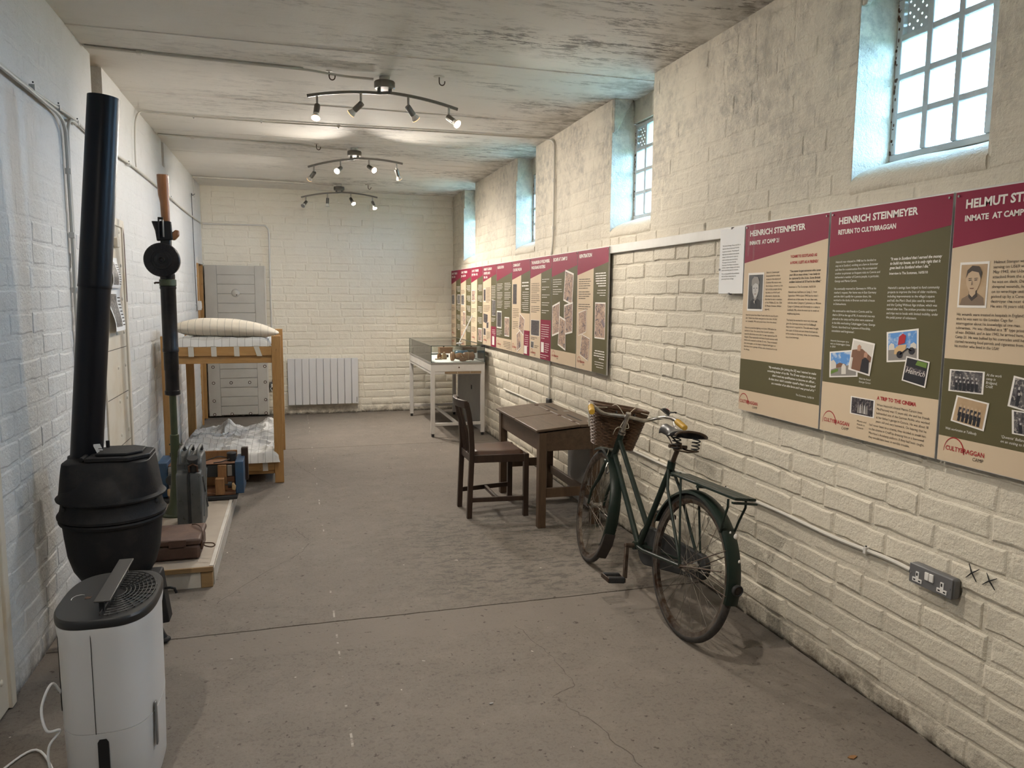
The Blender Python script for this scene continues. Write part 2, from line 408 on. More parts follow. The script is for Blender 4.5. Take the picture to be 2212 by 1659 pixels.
def brick_meshes(mat, k):
    """worn, paint-clogged bricks: wobbly outline, rounded arris, uneven face (48 triangles)"""
    out = []; rnd = random.Random(k * 17 + 3)
    for q in range(16):
        mb = MB(); j = lambda s: rnd.uniform(-s, s)
        out2 = [(-.5, -.5), (-.25, -.5), (0, -.5), (.25, -.5), (.5, -.5), (.5, .5), (.25, .5), (0, .5), (-.25, .5), (-.5, .5)]
        r0, r1, r2 = [], [], []
        for (x, z) in out2:
            cx, cz = j(.012), j(.055); e = 1 if abs(x) < .5 else .98
            r0.append((x * e + cx * .5, .3, z * .99 + cz * .6)); r1.append((x * .985 * e + cx, -.55 + j(.15), z * .93 + cz))
            r2.append((x * .93 * e + cx + j(.01), -1 + j(.35), z * .78 + cz * .7 + j(.03)))
        n = 10; fs = []
        for a in range(2): fs += [(a * n + i, a * n + (i + 1) % n, (a + 1) * n + (i + 1) % n, (a + 1) * n + i) for i in range(n)]
        T = lambda i: 2 * n + i
        fs += [(T(0), T(1), T(8), T(9)), (T(1), T(2), T(7), T(8)), (T(2), T(3), T(6), T(7)), (T(3), T(4), T(5), T(6))]
        mb.add(r0 + r1 + r2, fs); out.append(mb.mesh('brick', M[mat]))
    return out
def lay(wall, mat, k, frame, u0, u1, holes, course=.1015, L=.29, depth=.009, shallow_above=9., zmax=ZC - .005, limit=300):
    """running-bond bricks; frame(u, z) -> world point on the mortar plane, frame.rot about Z"""
    meshes = brick_meshes(mat, k); rnd = random.Random(k); pos = []
    nz = int(zmax / course)
    for c in range(nz + 1):
        z0 = c * course + .004; z1 = min((c + 1) * course - .007, zmax)
        if z1 - z0 < .04: continue
        u = u0 - (.5 * L if c % 2 else 0) - rnd.uniform(0, .05)
        while u < u1:
            l = L * rnd.choice((1, 1, 1, 1, .96, 1.04, .52, .52, 1.5)) ; a, b = max(u + .0035, u0), min(u + l - .0035, u1); u += l
            segs = [(a, b)]
            for (h0, h1, hz0, hz1) in holes:
                if z1 > hz0 and z0 < hz1:
                    ns = []
                    for (p, q) in segs:
                        if q <= h0 or p >= h1: ns.append((p, q)); continue
                        if p < h0 - .001: ns.append((p, h0))
                        if q > h1 + .001: ns.append((h1, q))
                    segs = ns
            for (p, q) in segs:
                if q - p > .05:
                    d = depth * rnd.choice((.45, .75, .9, 1, 1.1, 1.25)) * (.40 if (z0 + z1) / 2 > shallow_above else 1)
                    pos.append(((p + q) / 2, (z0 + z1) / 2 + rnd.uniform(-.004, .004), q - p, z1 - z0 + rnd.uniform(-.006, .003), d, rnd.uniform(-.02, .02)))
    ranked = []
    for t in pos:
        w = frame(t[0], t[1]); s = project(w)
        vis = s is not None and -60 < s[0] < 2272 and -60 < s[1] < 1719
        ranked.append(((0 if vis else 1), (Vector(w) - cam.location).length, t))
    ranked.sort(key=lambda r: r[:2])
    rest = MB()
    for i, (v, d, t) in enumerate(ranked):
        me = meshes[rnd.randrange(16)]; w = frame(t[0], t[1]); lean = t[5]
        mtx = Matrix.Translation(w) @ Matrix.Rotation(frame.rot, 4, 'Z') @ Matrix.Rotation(lean * .6, 4, 'Y') @ Matrix.Diagonal((t[2], t[4], t[3], 1))
        if i < limit and v == 0:
            o = bpy.data.objects.new('brick', me); COL.objects.link(o); o.parent = wall; o.matrix_basis = mtx
        else:
            rest.add([x.co for x in me.vertices], [tuple(p.vertices) for p in me.polygons], mtx)
    if rest.v: tag(rest.build('brick_courses', mat, wall, fix=False), kind='stuff')
class FR:
    def __init__(s, f, rot): s.f = f; s.rot = rot
    def __call__(s, u, z): return Vector(s.f(u, z))
lay(wall_right, 'wallR', 1, FR(lambda u, z: (XR + MT, u, z), -PI / 2), YF, YB, [(a, b, 2.03, 3) for a, b in WIN], shallow_above=1.98, depth=.0055)
lay(wall_back, 'wallB', 2, FR(lambda u, z: (u, YB + MT, z), 0), XL, XR, [], depth=.0052)
lay(wall_left, 'wallL', 3, FR(lambda u, z: (XL - MT, u, z), PI / 2), YF, YB, [(*DW, -1, 2.0)] + [(a, b, 2.76, 3) for a, b in SLOT] + [(5.02, 5.70, -1, 2.09), (2.3, 3.24, -1, 2.2)], depth=.0026, shallow_above=1.9, zmax=ZC - .01)

# ground outside the windows
tag(MB().box(XR + .6, 60, -40, 60, -.4, -.3).build('ground', 'grass', smooth=False), 'grass outside the windows', kind='structure')

# ------------------------------------------------------------------ windows
def make_window(idx, y0, y1):
    w = structure('window_%d' % idx, 'metal barred window in a deep reveal'); xf = 2.375
    zb, zt = 2.165, 2.825; fw = .028; mb = MB()
    mb.box(xf, xf + .04, y0, y1, zb, zb + fw).box(xf, xf + .04, y0, y1, zt - fw, zt).box(xf, xf + .04, y0, y0 + fw, zb + fw, zt - fw).box(xf, xf + .04, y1 - fw, y1, zb + fw, zt - fw)
    mb.build('window_frame', 'frame_paint', w, bevel=.004)
    cw = (y1 - y0 - 2 * fw) / 4; rh = (zt - zb - 2 * fw) / 4
    for i in range(1, 4):
        MB().box(xf - .004, xf + .022, y0 + fw + i * cw - .0135, y0 + fw + i * cw + .0135, zb + fw, zt - fw).build('glazing_bar', 'frame_paint', w, bevel=.004)
        MB().box(xf - .002, xf + .020, y0 + fw, y1 - fw, zb + fw + i * rh - .0125, zb + fw + i * rh + .0125).build('glazing_bar', 'frame_paint', w, bevel=.004)
    for i in range(4):
        for j in range(4):
            ya, yb_, za, zb_ = y0 + fw + i * cw, y0 + fw + (i + 1) * cw, zb + fw + j * rh, zb + fw + (j + 1) * rh
            if i == 3 and j == 3:      # perforated ventilation plate in the far top corner
                mb = MB(); nh = 7; a = (yb_ - ya) / nh; b = (zb_ - za) / nh
                for p in range(nh):
                    for q in range(nh):
                        cy, cz = ya + (p + .5) * a, za + (q + .5) * b; hole = (p + q) % 2 == 0
                        sq = [(-.5, -.5), (0, -.5), (.5, -.5), (.5, 0), (.5, .5), (0, .5), (-.5, .5), (-.5, 0)]
                        o8 = [(xf + .024, cy + u * a, cz + v * b) for u, v in sq]
                        if hole:
                            i8 = [(xf + .024, cy + .0048 * math.cos(math.atan2(v, u)), cz + .0048 * math.sin(math.atan2(v, u))) for u, v in sq]
                            mb.add(o8 + i8, [(t, (t + 1) % 8, 8 + (t + 1) % 8, 8 + t) for t in range(8)])
                        else: mb.add(o8, [tuple(range(8))])
                mb.build('vent_plate', 'frame_paint', w, smooth=False, fix=False)
            else:
                MB().box(xf + .012, xf + .016, ya, yb_, za, zb_).build('pane', 'pane', w, smooth=False)
    pr = [(XR + .006, 2.03), (XR + .001, 2.045), (XR + .002, 2.07), (XR + .018, 2.094), (XR + .05, 2.118), (XR + .10, 2.140), (XR + .15, 2.156), (XR + .19, 2.166), (XR + .30, 2.17), (XR + .30, 2.02), (XR + .02, 2.02)]
    n = 12; rings = []
    for i in range(n + 1):
        yy = y0 + (y1 - y0) * i / n; rings.append([(x + .003 * math.sin(9 * yy), yy, z + .003 * math.sin(13 * yy + 1)) for x, z in pr])
    MB().loft(rings).build('window_sill', 'wallR', w)
    # plaster wedge at the top of the far reveal, rusty edge strip beside the frame
    MB().prism([(XR + MT, 2.76), (XR + MT, ZC), (XR + .15, ZC), (XR + .03, 2.76)], lambda u, v, t: (u, y1 - t, v), .03).build('plaster_wedge', 'wallR', w, bevel=.006)
    mb = MB(); rr = random.Random(idx)
    for q in range(30):
        z = zb + .02 + rr.random() * .6; mb.ball((xf - .001, y1 - rr.uniform(.001, .016), z), rr.uniform(.002, .006), 4, (.35, 1, rr.uniform(.8, 2.4)))
    mb.build('rust_flakes', 'rust', w, smooth=False)
    MB().box(XR + .10, xf + .002, y0 + .001, y1 - .001, zt + .004, zt + .02).build('lintel_edge', 'wallR', w, bevel=.004) if False else None
for i, (a, b) in enumerate(WIN): make_window(i + 1, a, b)
# ------------------------------------------------------------------ spot lamp bars on the ceiling
M['lamp_body'] = mk('brushed_lamp_metal', (.23, .22, .20), .38, .85)
M['lamp_glass'] = mk('lamp_glass', (.75, .72, .66), .25)
def emis(name, col, s):
    g = G(name); e = g.n('ShaderNodeEmission', {'Color': col, 'Strength': s}); g.t.links.new(e, g.out.inputs[0]); return g.m
M['lamp_on'] = emis('lit_lamp_face', (1.0, .86, .70), 30.0)
M['lamp_rim'] = emis('glowing_lamp_rim', (1.0, .55, .22), 3.0)
M['lamp_off'] = mk('unlit_lamp_face', (.25, .25, .25), .2)
def lamp_bar(x, y, rot, heads, label, power=1.0):
    """heads: four (aim direction, lit)"""
    t = thing('spot_lamp_bar', label, 'ceiling light', (x, y, ZC), rot, 'four lamp spot bars along the ceiling')
    c, s = math.cos(-rot), math.sin(-rot)
    loc = lambda v: Vector((v[0] * c - v[1] * s, v[0] * s + v[1] * c, v[2]))
    MB().lathe([(.001, 0), (.034, 0), (.036, -.03), (.001, -.034)], 20).build('ceiling_rose', 'cable', t, world=False)
    MB().lathe([(.001, -.03), (.062, -.03), (.066, -.036), (.066, -.068), (.06, -.075), (.001, -.076)], 28).build('canopy', 'lamp_body', t, world=False)
    [MB().cyl((q, 0, -.07), (q, 0, -.095), .012, n=10).build('bracket', 'lamp_body', t, world=False) for q in (-.035, .035)]
    zz = lambda u: -.100 - .26 * u * u
    yy = lambda u: .16 * (abs(u) - .2) * (1 if u > 0 else -1)
    for sgn in (-1, 1):
        pts = [(sgn * a, yy(sgn * a) * .5 * sgn * sgn, zz(sgn * a)) for a in [(-.02 + .50 * i / 10) for i in range(11)]]
        mb = MB()
        for a, b in zip(pts[:-1], pts[1:]): mb.bar(a, b, .012, .018)
        mb.build('curved_bar', 'lamp_body', t, world=False)
    for (u, (aim, lit)) in zip((-.42, -.15, .15, .42), heads):
        top = Vector((u, yy(u) * .5, zz(u) - .008)); piv = top + Vector((0, 0, -.065)); d = loc(Vector(aim).normalized())
        MB().cyl(top, piv, .0075, n=10).ball(piv, .010, 6).build('stem', 'chrome', t, world=False)
        h = MB(); ax = Matrix.Translation(piv) @ d.to_track_quat('Z', 'Y').to_matrix().to_4x4()
        h.lathe([(.001, -.012), (.017, -.012), (.019, -.006), (.019, .055), (.016, .058)], 18, ax); hd = h.build('lamp_head', 'lamp_body', t, world=False)
        MB().lathe([(.0165, .052), (.018, .066), (.026, .082), (.027, .092)], 20, ax).build('bulb', 'lamp_glass', hd, world=False)
        MB().lathe([(.0001, .0915), (.0255, .0915)], 20, ax).build('bulb_face', 'lamp_on' if lit else 'lamp_off', hd, world=False, fix=False)
        if lit:
            MB().lathe([(.0262, .088), (.0272, .0905), (.0262, .0925)], 20, ax).build('bulb_rim', 'lamp_rim', hd, world=False, fix=False)
            L = bpy.data.lights.new('lamp_light', 'SPOT'); L.energy = LAMP_W * power; L.color = LAMP_COL; L.spot_size = math.radians(130); L.spot_blend = .9; L.shadow_soft_size = .024
            lo = bpy.data.objects.new('lamp_light', L); COL.objects.link(lo); lo.parent = t
            lo.location = piv + d * .10; lo.rotation_euler = d.to_track_quat('-Z', 'Y').to_euler()
lamp_bar(.60, 5.02, 0.0, [((-.15, -.55, -1), 1), ((-.9, .55, -.8), 1), ((.75, .45, -.85), 1), ((.55, -.75, -.62), 1)], 'nearest bar of four spot lamps, largest in view')
lamp_bar(.60, 7.44, -.55, [((-.55, .8, -.7), 1), ((-.45, -.85, -.5), 1), ((.5, -.85, -.5), 1), ((.35, .55, -.8), 1)], 'middle bar of four spot lamps with two inner lamps facing the room', 1.7)
lamp_bar(.60, 9.87, -.35, [((-.5, -.75, -.7), 0), ((-.05, .0, -1), 0), ((.35, -.7, -.8), 1), ((.3, -.5, -1), 1)], 'farthest bar of four spot lamps with its left pair unlit', 3.0)
lamp_bar(.60, 2.60, -.5, [((-.7, .35, -.8), 0), ((-.3, .8, -.7), 0), ((.55, .5, -.8), 0), ((.05, .1, -1), 1)], 'bar of four spot lamps above the bicycle, out of view', 1.5)
lamp_bar(-.35, 1.28, .1, [((.75, .5, -.8), 1), ((.1, .9, -.8), 0), ((.55, .8, -.8), 0), ((.7, -.5, -.7), 0)], 'bar of four spot lamps by the left wall over the viewer, out of view', 1.9)
# ------------------------------------------------------------------ exhibition panels on the right wall
M['maroon'] = mk('maroon_print', (.235, .017, .048), .42)
M['olive'] = mk('olive_print', (.105, .092, .045), .42)
M['beige'] = mk('beige_print', (.60, .475, .335), .42)
M['ink'] = mk('dark_ink', (.045, .035, .03), .5)
M['paper_white'] = mk('printed_white', (.78, .74, .69), .45)
M['logo_red'] = mk('logo_red', (.36, .03, .035), .45)
M['alu'] = mk('panel_edge', (.58, .57, .56), .45, .4)
def photo_mat(name, a, b, c, scale=26):
    g = G(name); v = g.objc(); n = g.noise(v, scale, 5, .65); n2 = g.noise(g.mapv(v, (1, 1, 1), loc=(3, 2, 1)), scale * 2.1, 4, .7)
    g.set(col=g.mix(g.ramp(n2, .54, .59), g.mix(g.ramp(n, .38, .62), a, b), c), rough=.4); return g.m
M['ph_bw'] = photo_mat('mono_photo', (.035, .033, .04), (.14, .13, .13), (.34, .31, .28), 34)
M['ph_dark'] = photo_mat('dark_mono_photo', (.02, .018, .022), (.06, .05, .06), (.20, .17, .16), 44)
M['ph_sketch'] = photo_mat('ink_sketch_print', (.58, .44, .31), (.46, .34, .25), (.04, .045, .09), 13)
def sketch_mat():
    g = G('ink_sketch_print'); v = g.objc(); n = g.noise(v, 11, 3, .5, .6); n2 = g.noise(g.mapv(v, (1, 1, 1), loc=(5, 1, 2)), 23, 3, .55, .8)
    col = g.mix(g.ramp(g.noise(v, 5, 2, .5), .4, .7), (.58, .44, .32), (.50, .37, .27))
    ln = g.math('MAXIMUM', g.math('LESS_THAN', g.math('ABSOLUTE', g.math('SUBTRACT', n, .5)), .012), g.math('LESS_THAN', g.math('ABSOLUTE', g.math('SUBTRACT', n2, .52)), .016))
    col = g.mix(g.mul(g.ramp(n, .60, .66), .8), col, (.12, .16, .24)); col = g.mix(g.mul(g.ramp(n, .36, .30), .4), col, (.30, .16, .13)); col = g.mix(g.mul(ln, .85), col, (.04, .045, .08))
    g.set(col=col, rough=.5, spec=.2); return g.m
M['ph_sketch'] = sketch_mat()
M['ph_sepia'] = mk('sepia_ground', (.40, .27, .155), .4, col2=(.50, .36, .22), vscale=9)
M['ph_grey'] = mk('mono_dark_ground', (.045, .045, .048), .4, col2=(.10, .10, .10), vscale=9)
M['c_sky'] = mk('print_sky', (.10, .27, .60), .4, col2=(.55, .62, .70), vscale=24, lo=.5, hi=.62)
M['c_grey'] = mk('print_grey', (.25, .23, .21), .4); M['c_pale'] = mk('print_pale', (.62, .58, .52), .4)
M['c_dark'] = mk('print_dark', (.02, .02, .025), .4); M['c_skin'] = mk('print_skin', (.45, .25, .17), .4)
M['c_brown'] = mk('print_brown', (.20, .10, .06), .4); M['c_red'] = mk('print_red', (.42, .02, .03), .4)
M['c_green'] = mk('print_green', (.13, .22, .04), .4); M['c_face'] = mk('print_mono_face', (.46, .44, .42), .4)
M['c_sface'] = mk('print_sepia_face', (.52, .38, .25), .4); M['c_sdark'] = mk('print_sepia_dark', (.06, .045, .035), .4); M['c_smid'] = mk('print_sepia_mid', (.20, .14, .095), .4)
M['c_cream'] = mk('print_cream', (.60, .40, .20), .4)
def tape_mat():
    g = G('clear_sticky_tape'); a = g.n('ShaderNodeBsdfTransparent', {'Color': (1, 1, 1)}); b = g.n('ShaderNodeMixShader', {0: .07, 1: a, 2: g.b.outputs[0]}); g.set(col=(.8, .78, .75), rough=.3); g.t.links.new(b, g.out.inputs[0]); return g.m
M['tape'] = tape_mat()
FONT = bpy.data.fonts.load('<builtin>')
def text_mesh(body, size, align, space, bold, shear):
    cu = bpy.data.curves.new('t', 'FONT'); cu.body = body; cu.font = FONT; cu.size = size; cu.align_x = align
    cu.space_line = space; cu.offset = bold; cu.shear = shear; cu.resolution_u = 2; cu.fill_mode = 'FRONT'
    ob = bpy.data.objects.new('t', cu); me = bpy.data.meshes.new_from_object(ob)
    vs = [v.co.copy() for v in me.vertices]; fs = [tuple(p.vertices) for p in me.polygons]
    bpy.data.meshes.remove(me); bpy.data.objects.remove(ob); bpy.data.curves.remove(cu); return vs, fs
PW, PH, XP = .606, .915, 2.158
class Panel:
    """printing on a flat board: s to the right, t downwards, both as fractions of the board"""
    def __init__(s, root, yl, zt, w=PW, h=PH, xp=XP): s.o, s.yl, s.zt, s.w, s.h, s.xp = root, yl, zt, w, h, xp
    def pt(s, a, b, layer): return (s.xp - .00035 * layer, s.yl - a * s.w, s.zt - b * s.h)
    def poly(s, pts, mat, layer, name, parent=None):
        n = len(pts); return MB().add([s.pt(a, b, layer) for a, b in pts], [tuple(range(n))]).build(name, mat, parent or s.o, smooth=False, fix=False)
    def rect(s, a0, b0, a1, b1, mat, layer, name, parent=None): return s.poly([(a0, b0), (a1, b0), (a1, b1), (a0, b1)], mat, layer, name, parent)
    def ell(s, a, b, ra, rb, mat, layer, name, parent=None, n=14):
        return s.poly([(a + ra * math.cos(2 * PI * i / n), b + rb * math.sin(2 * PI * i / n)) for i in range(n)], mat, layer, name, parent)
    def text(s, body, a, b, size, mat, w=None, align='LEFT', lead=None, bold=0., shear=0., layer=4, name='text', rot=0., parent=None):
        vs, fs = text_mesh(body, size, align, (lead * s.h / size) if lead else 1., bold, shear)
        if not vs: return
        x0, x1 = min(v.x for v in vs), max(v.x for v in vs); k = (w * s.w / (x1 - x0)) if w else 1.
        c, q = math.cos(rot), math.sin(rot); X = s.xp - .00035 * layer; by, bz = s.yl - a * s.w, s.zt - b * s.h
        return MB().add([(X, by - (v.x * k * c - v.y * q), bz + v.x * k * q + v.y * c) for v in vs], fs).build(name, mat, parent or s.o, smooth=False, fix=False)
    def words(s, a, b, w, n, lead, mat, align='LEFT', hgt=.0048, seed=0, name='text_lines'):
        """lines of print too small to read: one small stroke per word"""
        rnd = random.Random(seed * 7 + int(b * 1000) + n); mb = MB()
        for i in range(n):
            L = w * (rnd.uniform(.45, .8) if i == n - 1 else rnd.uniform(.86, 1.)); off = (w - L) if align == 'RIGHT' else 0.
            x = 0.
            while x < L - .01:
                q = min(rnd.uniform(.03, .12), L - x); y = b + i * lead
                mb.add([s.pt(a + off + x, y - hgt / 2, 4), s.pt(a + off + x + q, y - hgt / 2, 4), s.pt(a + off + x + q, y + hgt / 2, 4), s.pt(a + off + x, y + hgt / 2, 4)], [(0, 1, 2, 3)])
                x += q + .008
        mb.build(name, mat, s.o, smooth=False, fix=False)
    def photo(s, quad, mat, layer=4, bord=.09, bmat='paper_white'):
        """quad TL TR BR BL; returns the print and a mapping from picture fractions to the board"""
        p = s.poly(quad, bmat, layer, 'photo_print'); c = (sum(q[0] for q in quad) / 4, sum(q[1] for q in quad) / 4)
        (x0, y0), (x1, y1), (x2, y2), (x3, y3) = quad
        def f(u, v): return ((x0 * (1 - u) + x1 * u) * (1 - v) + (x3 * (1 - u) + x2 * u) * v, (y0 * (1 - u) + y1 * u) * (1 - v) + (y3 * (1 - u) + y2 * u) * v)
        e = bord * .6
        s.poly([f(e, e), f(1 - e, e), f(1 - e, 1 - e), f(e, 1 - e)], mat, layer + 1, 'picture', p)
        g = lambda u, v: f(e + u * (1 - 2 * e), e + v * (1 - 2 * e))
        def shape(pts, m, l, name): s.poly([g(u, v) for u, v in pts], m, layer + 1 + l, name, p)
        return shape
    def logo(s, a, b, w=.25):
        s.text('CULTYBRAGGAN', a, b, .022, 'logo_red', w=w, bold=.0004, name='logo_word')
        mb = MB(); R = w * s.w * .27; cy, cz = s.yl - (a + w * .22) * s.w, s.zt - (b + .006) * s.h; pts = []
        for i in range(15):
            t = PI * (1 - i / 14); r1 = R; wd = .0008 + .0014 * (i / 14)
            pts += [(s.xp - .0014, cy - (r1 - wd) * math.cos(t), cz + (r1 - wd) * 1.25 * math.sin(t)), (s.xp - .0014, cy - (r1 + wd) * math.cos(t), cz + (r1 + wd) * 1.25 * math.sin(t))]
        mb.add(pts, [(2 * i, 2 * i + 1, 2 * i + 3, 2 * i + 2) for i in range(14)]).build('logo_arch', 'logo_red', s.o, smooth=False, fix=False)
        s.text('CAMP', a + w * .985, b + .020, .017, 'ink', w=w * .27, align='RIGHT', shear=.15, name='logo_camp')
def board(yl, label, base='beige', zt=1.965, group='maroon headed display panels'):
    t = thing('information_board', label, 'display panel', (XP, yl - PW / 2, zt - PH), group=group)
    MB().box(XP, XP + .012, yl - PW, yl, zt - PH, zt).build('board', 'alu', t, smooth=False)
    P = Panel(t, yl, zt); P.rect(.002, .002, .998, .998, base, 1, 'printed_face')
    P.poly([(.002, .002), (.998, .002), (.998, .117), (.002, .203)], 'maroon', 2, 'header_band')
    for a in (.022, .975):
        c = P.pt(a, .016, 0); MB().cyl(Vector(c) + Vector((-.004, 0, 0)), c, .004, n=10).build('screw', 'steel', t)
    return P

# --- first large panel
P = board(3.306, 'cream display panel with mono portrait and olive quotation band, next to the framed notice')
P.text('HEINRICH STEINMEYER', .064, .063, .037, 'paper_white', w=.685, bold=.0013, name='title')
P.text('INMATE  AT CAMP 21', .064, .109, .026, 'paper_white', w=.383, bold=.0009, name='subtitle')
P.text("‘I CAME TO SCOTLAND AS\nA POW, I LEFT AS A FRIEND.’", .597, .193, .0165, 'logo_red', w=.314, lead=.030, bold=.0006, name='pull_quote')
P.text("“You never forget someone who saves\nyour life so many times. I was lucky to\nbe captured by the Scots. Some British\nsoldiers believed all SS had to be killed.”", .593, .263, .0135, 'ink', w=.36, lead=.0173, shear=.2, bold=.0002, name='quotation')
P.text('Interview in The Scotsman, 16/05/10', .592, .339, .0125, 'ink', w=.30, name='source')
P.text("Heinrich was held here, at Camp 21, from\nSeptember 1944 to June 1945 but he wasn’t\nallowed out of the camp. He was then sent,\nwith the other Category C prisoners, to Watten\nCamp in Caithness and afterwards to a camp in\nLadybank, Fife, where he went out to work on\nneighbouring farms.", .589, .364, .0125, 'ink', w=.372, lead=.0175)
P.text("The family he worked for were very kind and\ngave the Germans money and food although\nthey weren’t required to. The wife even bought\nhim a pair of shoes and sent three food parcels\nto his mother in Germany, when she heard there\nwas a food shortage.", .585, .501, .0125, 'ink', w=.375, lead=.0168)
P.text("Heinrich Steinmeyer\nbequeathed his whole\nestate to the elderly of\nComrie. His reason was\nthe kindness shown to him\nby Scottish people during\nhis time as a PoW and\nafterwards, despite the\nfact that he was a member\nof the Waffen-SS, the 12th\nSS Panzer Division (Hitler-\njugend).", .307, .263, .0125, 'ink', w=.214, lead=.0171)
P.text("Heinrich joined the Hitler Youth when he was 8 years\nold. ‘I think that Hitler was good at that time. He fed\nour stomachs. We were poor boys, from the street.’", .052, .484, .0122, 'ink', w=.427, lead=.0165)
P.text("Heinrich joined the fighting on 6 June 1944 when he\nlanded at Caen. He claimed that Scottish soldiers\nsaved his life three times after he was captured on 28\nAugust. They repeatedly held back French women with\nknives who wanted to kill the SS men. They protected\nhim twice again, on the boat to England and again on\nthe train, from a group of Poles who threatened to cut\nhis throat.", .046, .552, .0122, 'ink', w=.444, lead=.0168)
P.rect(.002, .719, .998, .888, 'olive', 2, 'quotation_band')
P.text("“My motivation [for joining the SS] was I wanted to make\nsomething better of my life. The SS was unique in that you\ndidn’t need any qualifications to become an officer...\nAt that time I didn’t consider myself a Nazi; I saw myself\nas a member of an elite force and I was proud of it.”", .95, .748, .0142, 'paper_white', w=.575, align='RIGHT', lead=.020, shear=.2, bold=.0002, name='quotation')
P.text('The Scotsman, 16/05/10', .94, .863, .012, 'paper_white', w=.20, align='RIGHT', name='source')
P.logo(.018, .957)
sh = P.photo([(.066, .257), (.279, .257), (.279, .458), (.066, .458)], 'ph_grey')
sh([(.14, 1), (.18, .78), (.36, .70), (.62, .68), (.86, .76), (.92, 1)], 'c_dark', 1, 'uniform')
sh([(.40, .60), (.60, .60), (.62, .70), (.50, .76), (.40, .70)], 'c_grey', 2, 'neck')
sh([(.28, .34), (.34, .24), (.60, .22), (.72, .32), (.73, .48), (.64, .62), (.52, .69), (.42, .65), (.31, .52)], 'c_face', 3, 'face')
sh([(.22, .32), (.24, .14), (.40, .05), (.66, .07), (.78, .22), (.74, .30), (.50, .24), (.30, .32)], 'c_grey', 4, 'cap')
sh([(.36, .385), (.46, .378), (.46, .395), (.36, .402)], 'c_dark', 5, 'eye'); sh([(.56, .378), (.66, .382), (.66, .398), (.56, .395)], 'c_dark', 5, 'eye')
sh([(.50, .40), (.535, .49), (.485, .50)], 'c_grey', 5, 'nose'); sh([(.44, .555), (.58, .55), (.57, .57), (.45, .575)], 'c_brown', 5, 'mouth')
sh([(.42, .78), (.50, .74), (.50, .86)], 'c_pale', 5, 'badge')
for a in (.045, .118): P.rect(a, .0, a + .024, .155 + a * .3, 'tape', 12, 'sticky_tape')

# --- second large panel
P = board(2.690, 'olive display panel with four colour snapshots', 'olive')
P.rect(.002, .772, .998, .998, 'beige', 2, 'lower_band')
P.text('HEINRICH STEINMEYER', .079, .061, .037, 'paper_white', w=.675, bold=.0013, name='title')
P.text('RETURN TO CULTYBRAGGAN', .079, .106, .026, 'paper_white', w=.51, bold=.0009, name='subtitle')
P.text("Heinrich was released in 1948 but he decided to\nstay on in Scotland, working on a farm in Stranraer\nand then for a construction firm. He accompanied\nanother ex-prisoner on frequent visits to Comrie and\nbefriended a number of Comrie people, in particular,\nGeorge and Mamie Carson.", .072, .232, .0125, 'paper_white', w=.41, lead=.017)
P.text("He eventually returned to Germany in 1970 at his\nmother’s request. Her home was in East Germany\nand she didn’t qualify for a pension there. He\nworked in the docks in Bremen and built a house\nin Delmenhorst.", .072, .351, .0125, 'paper_white', w=.39, lead=.017)
P.text("He continued to visit friends in Comrie until he\ndied in 2014 at the age of 90. A memorial tree was\nplanted at the camp and his ashes were scattered\nin the hills overlooking Cultybraggan Camp. George\nCarson, described it as ‘a gesture of friendship,\nconsolation and forgiveness’.", .069, .450, .0125, 'paper_white', w=.40, lead=.018)
P.text("“It was in Scotland that I earned the money\nto build my house, so it is only right that it\ngoes back to Scotland when I die.”", .562, .234, .0148, 'paper_white', w=.39, lead=.0178, shear=.2, bold=.0003, name='quotation')
P.text('Interview in The Scotsman, 16/05/10', .561, .292, .0128, 'paper_white', w=.295, bold=.0002, name='source')
P.text("Heinrich’s savings have helped to fund community\nprojects to improve the lives of older residents,\nincluding improvements to the village’s square\nand hall, the Men’s Shed (also used by women)\nand the Cycling Without Age trishaw, which was\nnamed after him. The trishaw provides transport\nand trips out to locals with limited mobility, under\nthe pedal power of volunteers.", .558, .350, .0128, 'paper_white', w=.394, lead=.0172)
P.text("Heinrich Steinmeyer on a\nvisit to Cultybraggan Camp\nin 2010", .063, .584, .0105, 'paper_white', w=.19, lead=.0135, shear=.2, name='caption')
P.text("With his friend\nGeorge Carson", .355, .738, .0105, 'paper_white', w=.105, lead=.0135, shear=.2, name='caption')
sh = P.photo([(.062, .632), (.330, .610), (.343, .728), (.073, .749)], 'c_sky')
sh([(0, .62), (1, .55), (1, 1), (0, 1)], 'c_grey', 1, 'road'); sh([(0, .36), (.12, .30), (.22, .46), (.22, .66), (0, .72)], 'c_pale', 2, 'hut'); sh([(.22, .52), (.36, .44), (.60, .52), (.60, .60), (.22, .66)], 'c_brown', 2, 'huts')
sh([(0, .78), (.3, .68), (.3, .80), (0, .92)], 'c_green', 2, 'verge'); sh([(.44, .94), (.44, .62), (.49, .50), (.55, .50), (.62, .62), (.62, .94)], 'c_pale', 3, 'figure')
sh = P.photo([(.284, .563), (.482, .578), (.452, .718), (.254, .701)], 'c_pale', layer=8)
sh([(0, .34), (.5, .22), (1, .42), (1, .6), (0, .6)], 'c_brown', 1, 'hill')
sh([(.10, 1), (.10, .45), (.22, .32), (.46, .32), (.56, .46), (.56, 1)], 'c_brown', 2, 'jacket'); sh([(.26, .32), (.24, .16), (.33, .09), (.43, .15), (.42, .31)], 'c_skin', 3, 'face')
sh([(.56, 1), (.57, .58), (.72, .48), (.92, .56), (.98, 1)], 'c_dark', 3, 'coat'); sh([(.64, .48), (.63, .34), (.72, .28), (.82, .35), (.80, .48)], 'c_skin', 4, 'face')
sh = P.photo([(.571, .527), (.820, .505), (.835, .632), (.586, .651)], 'c_sky')
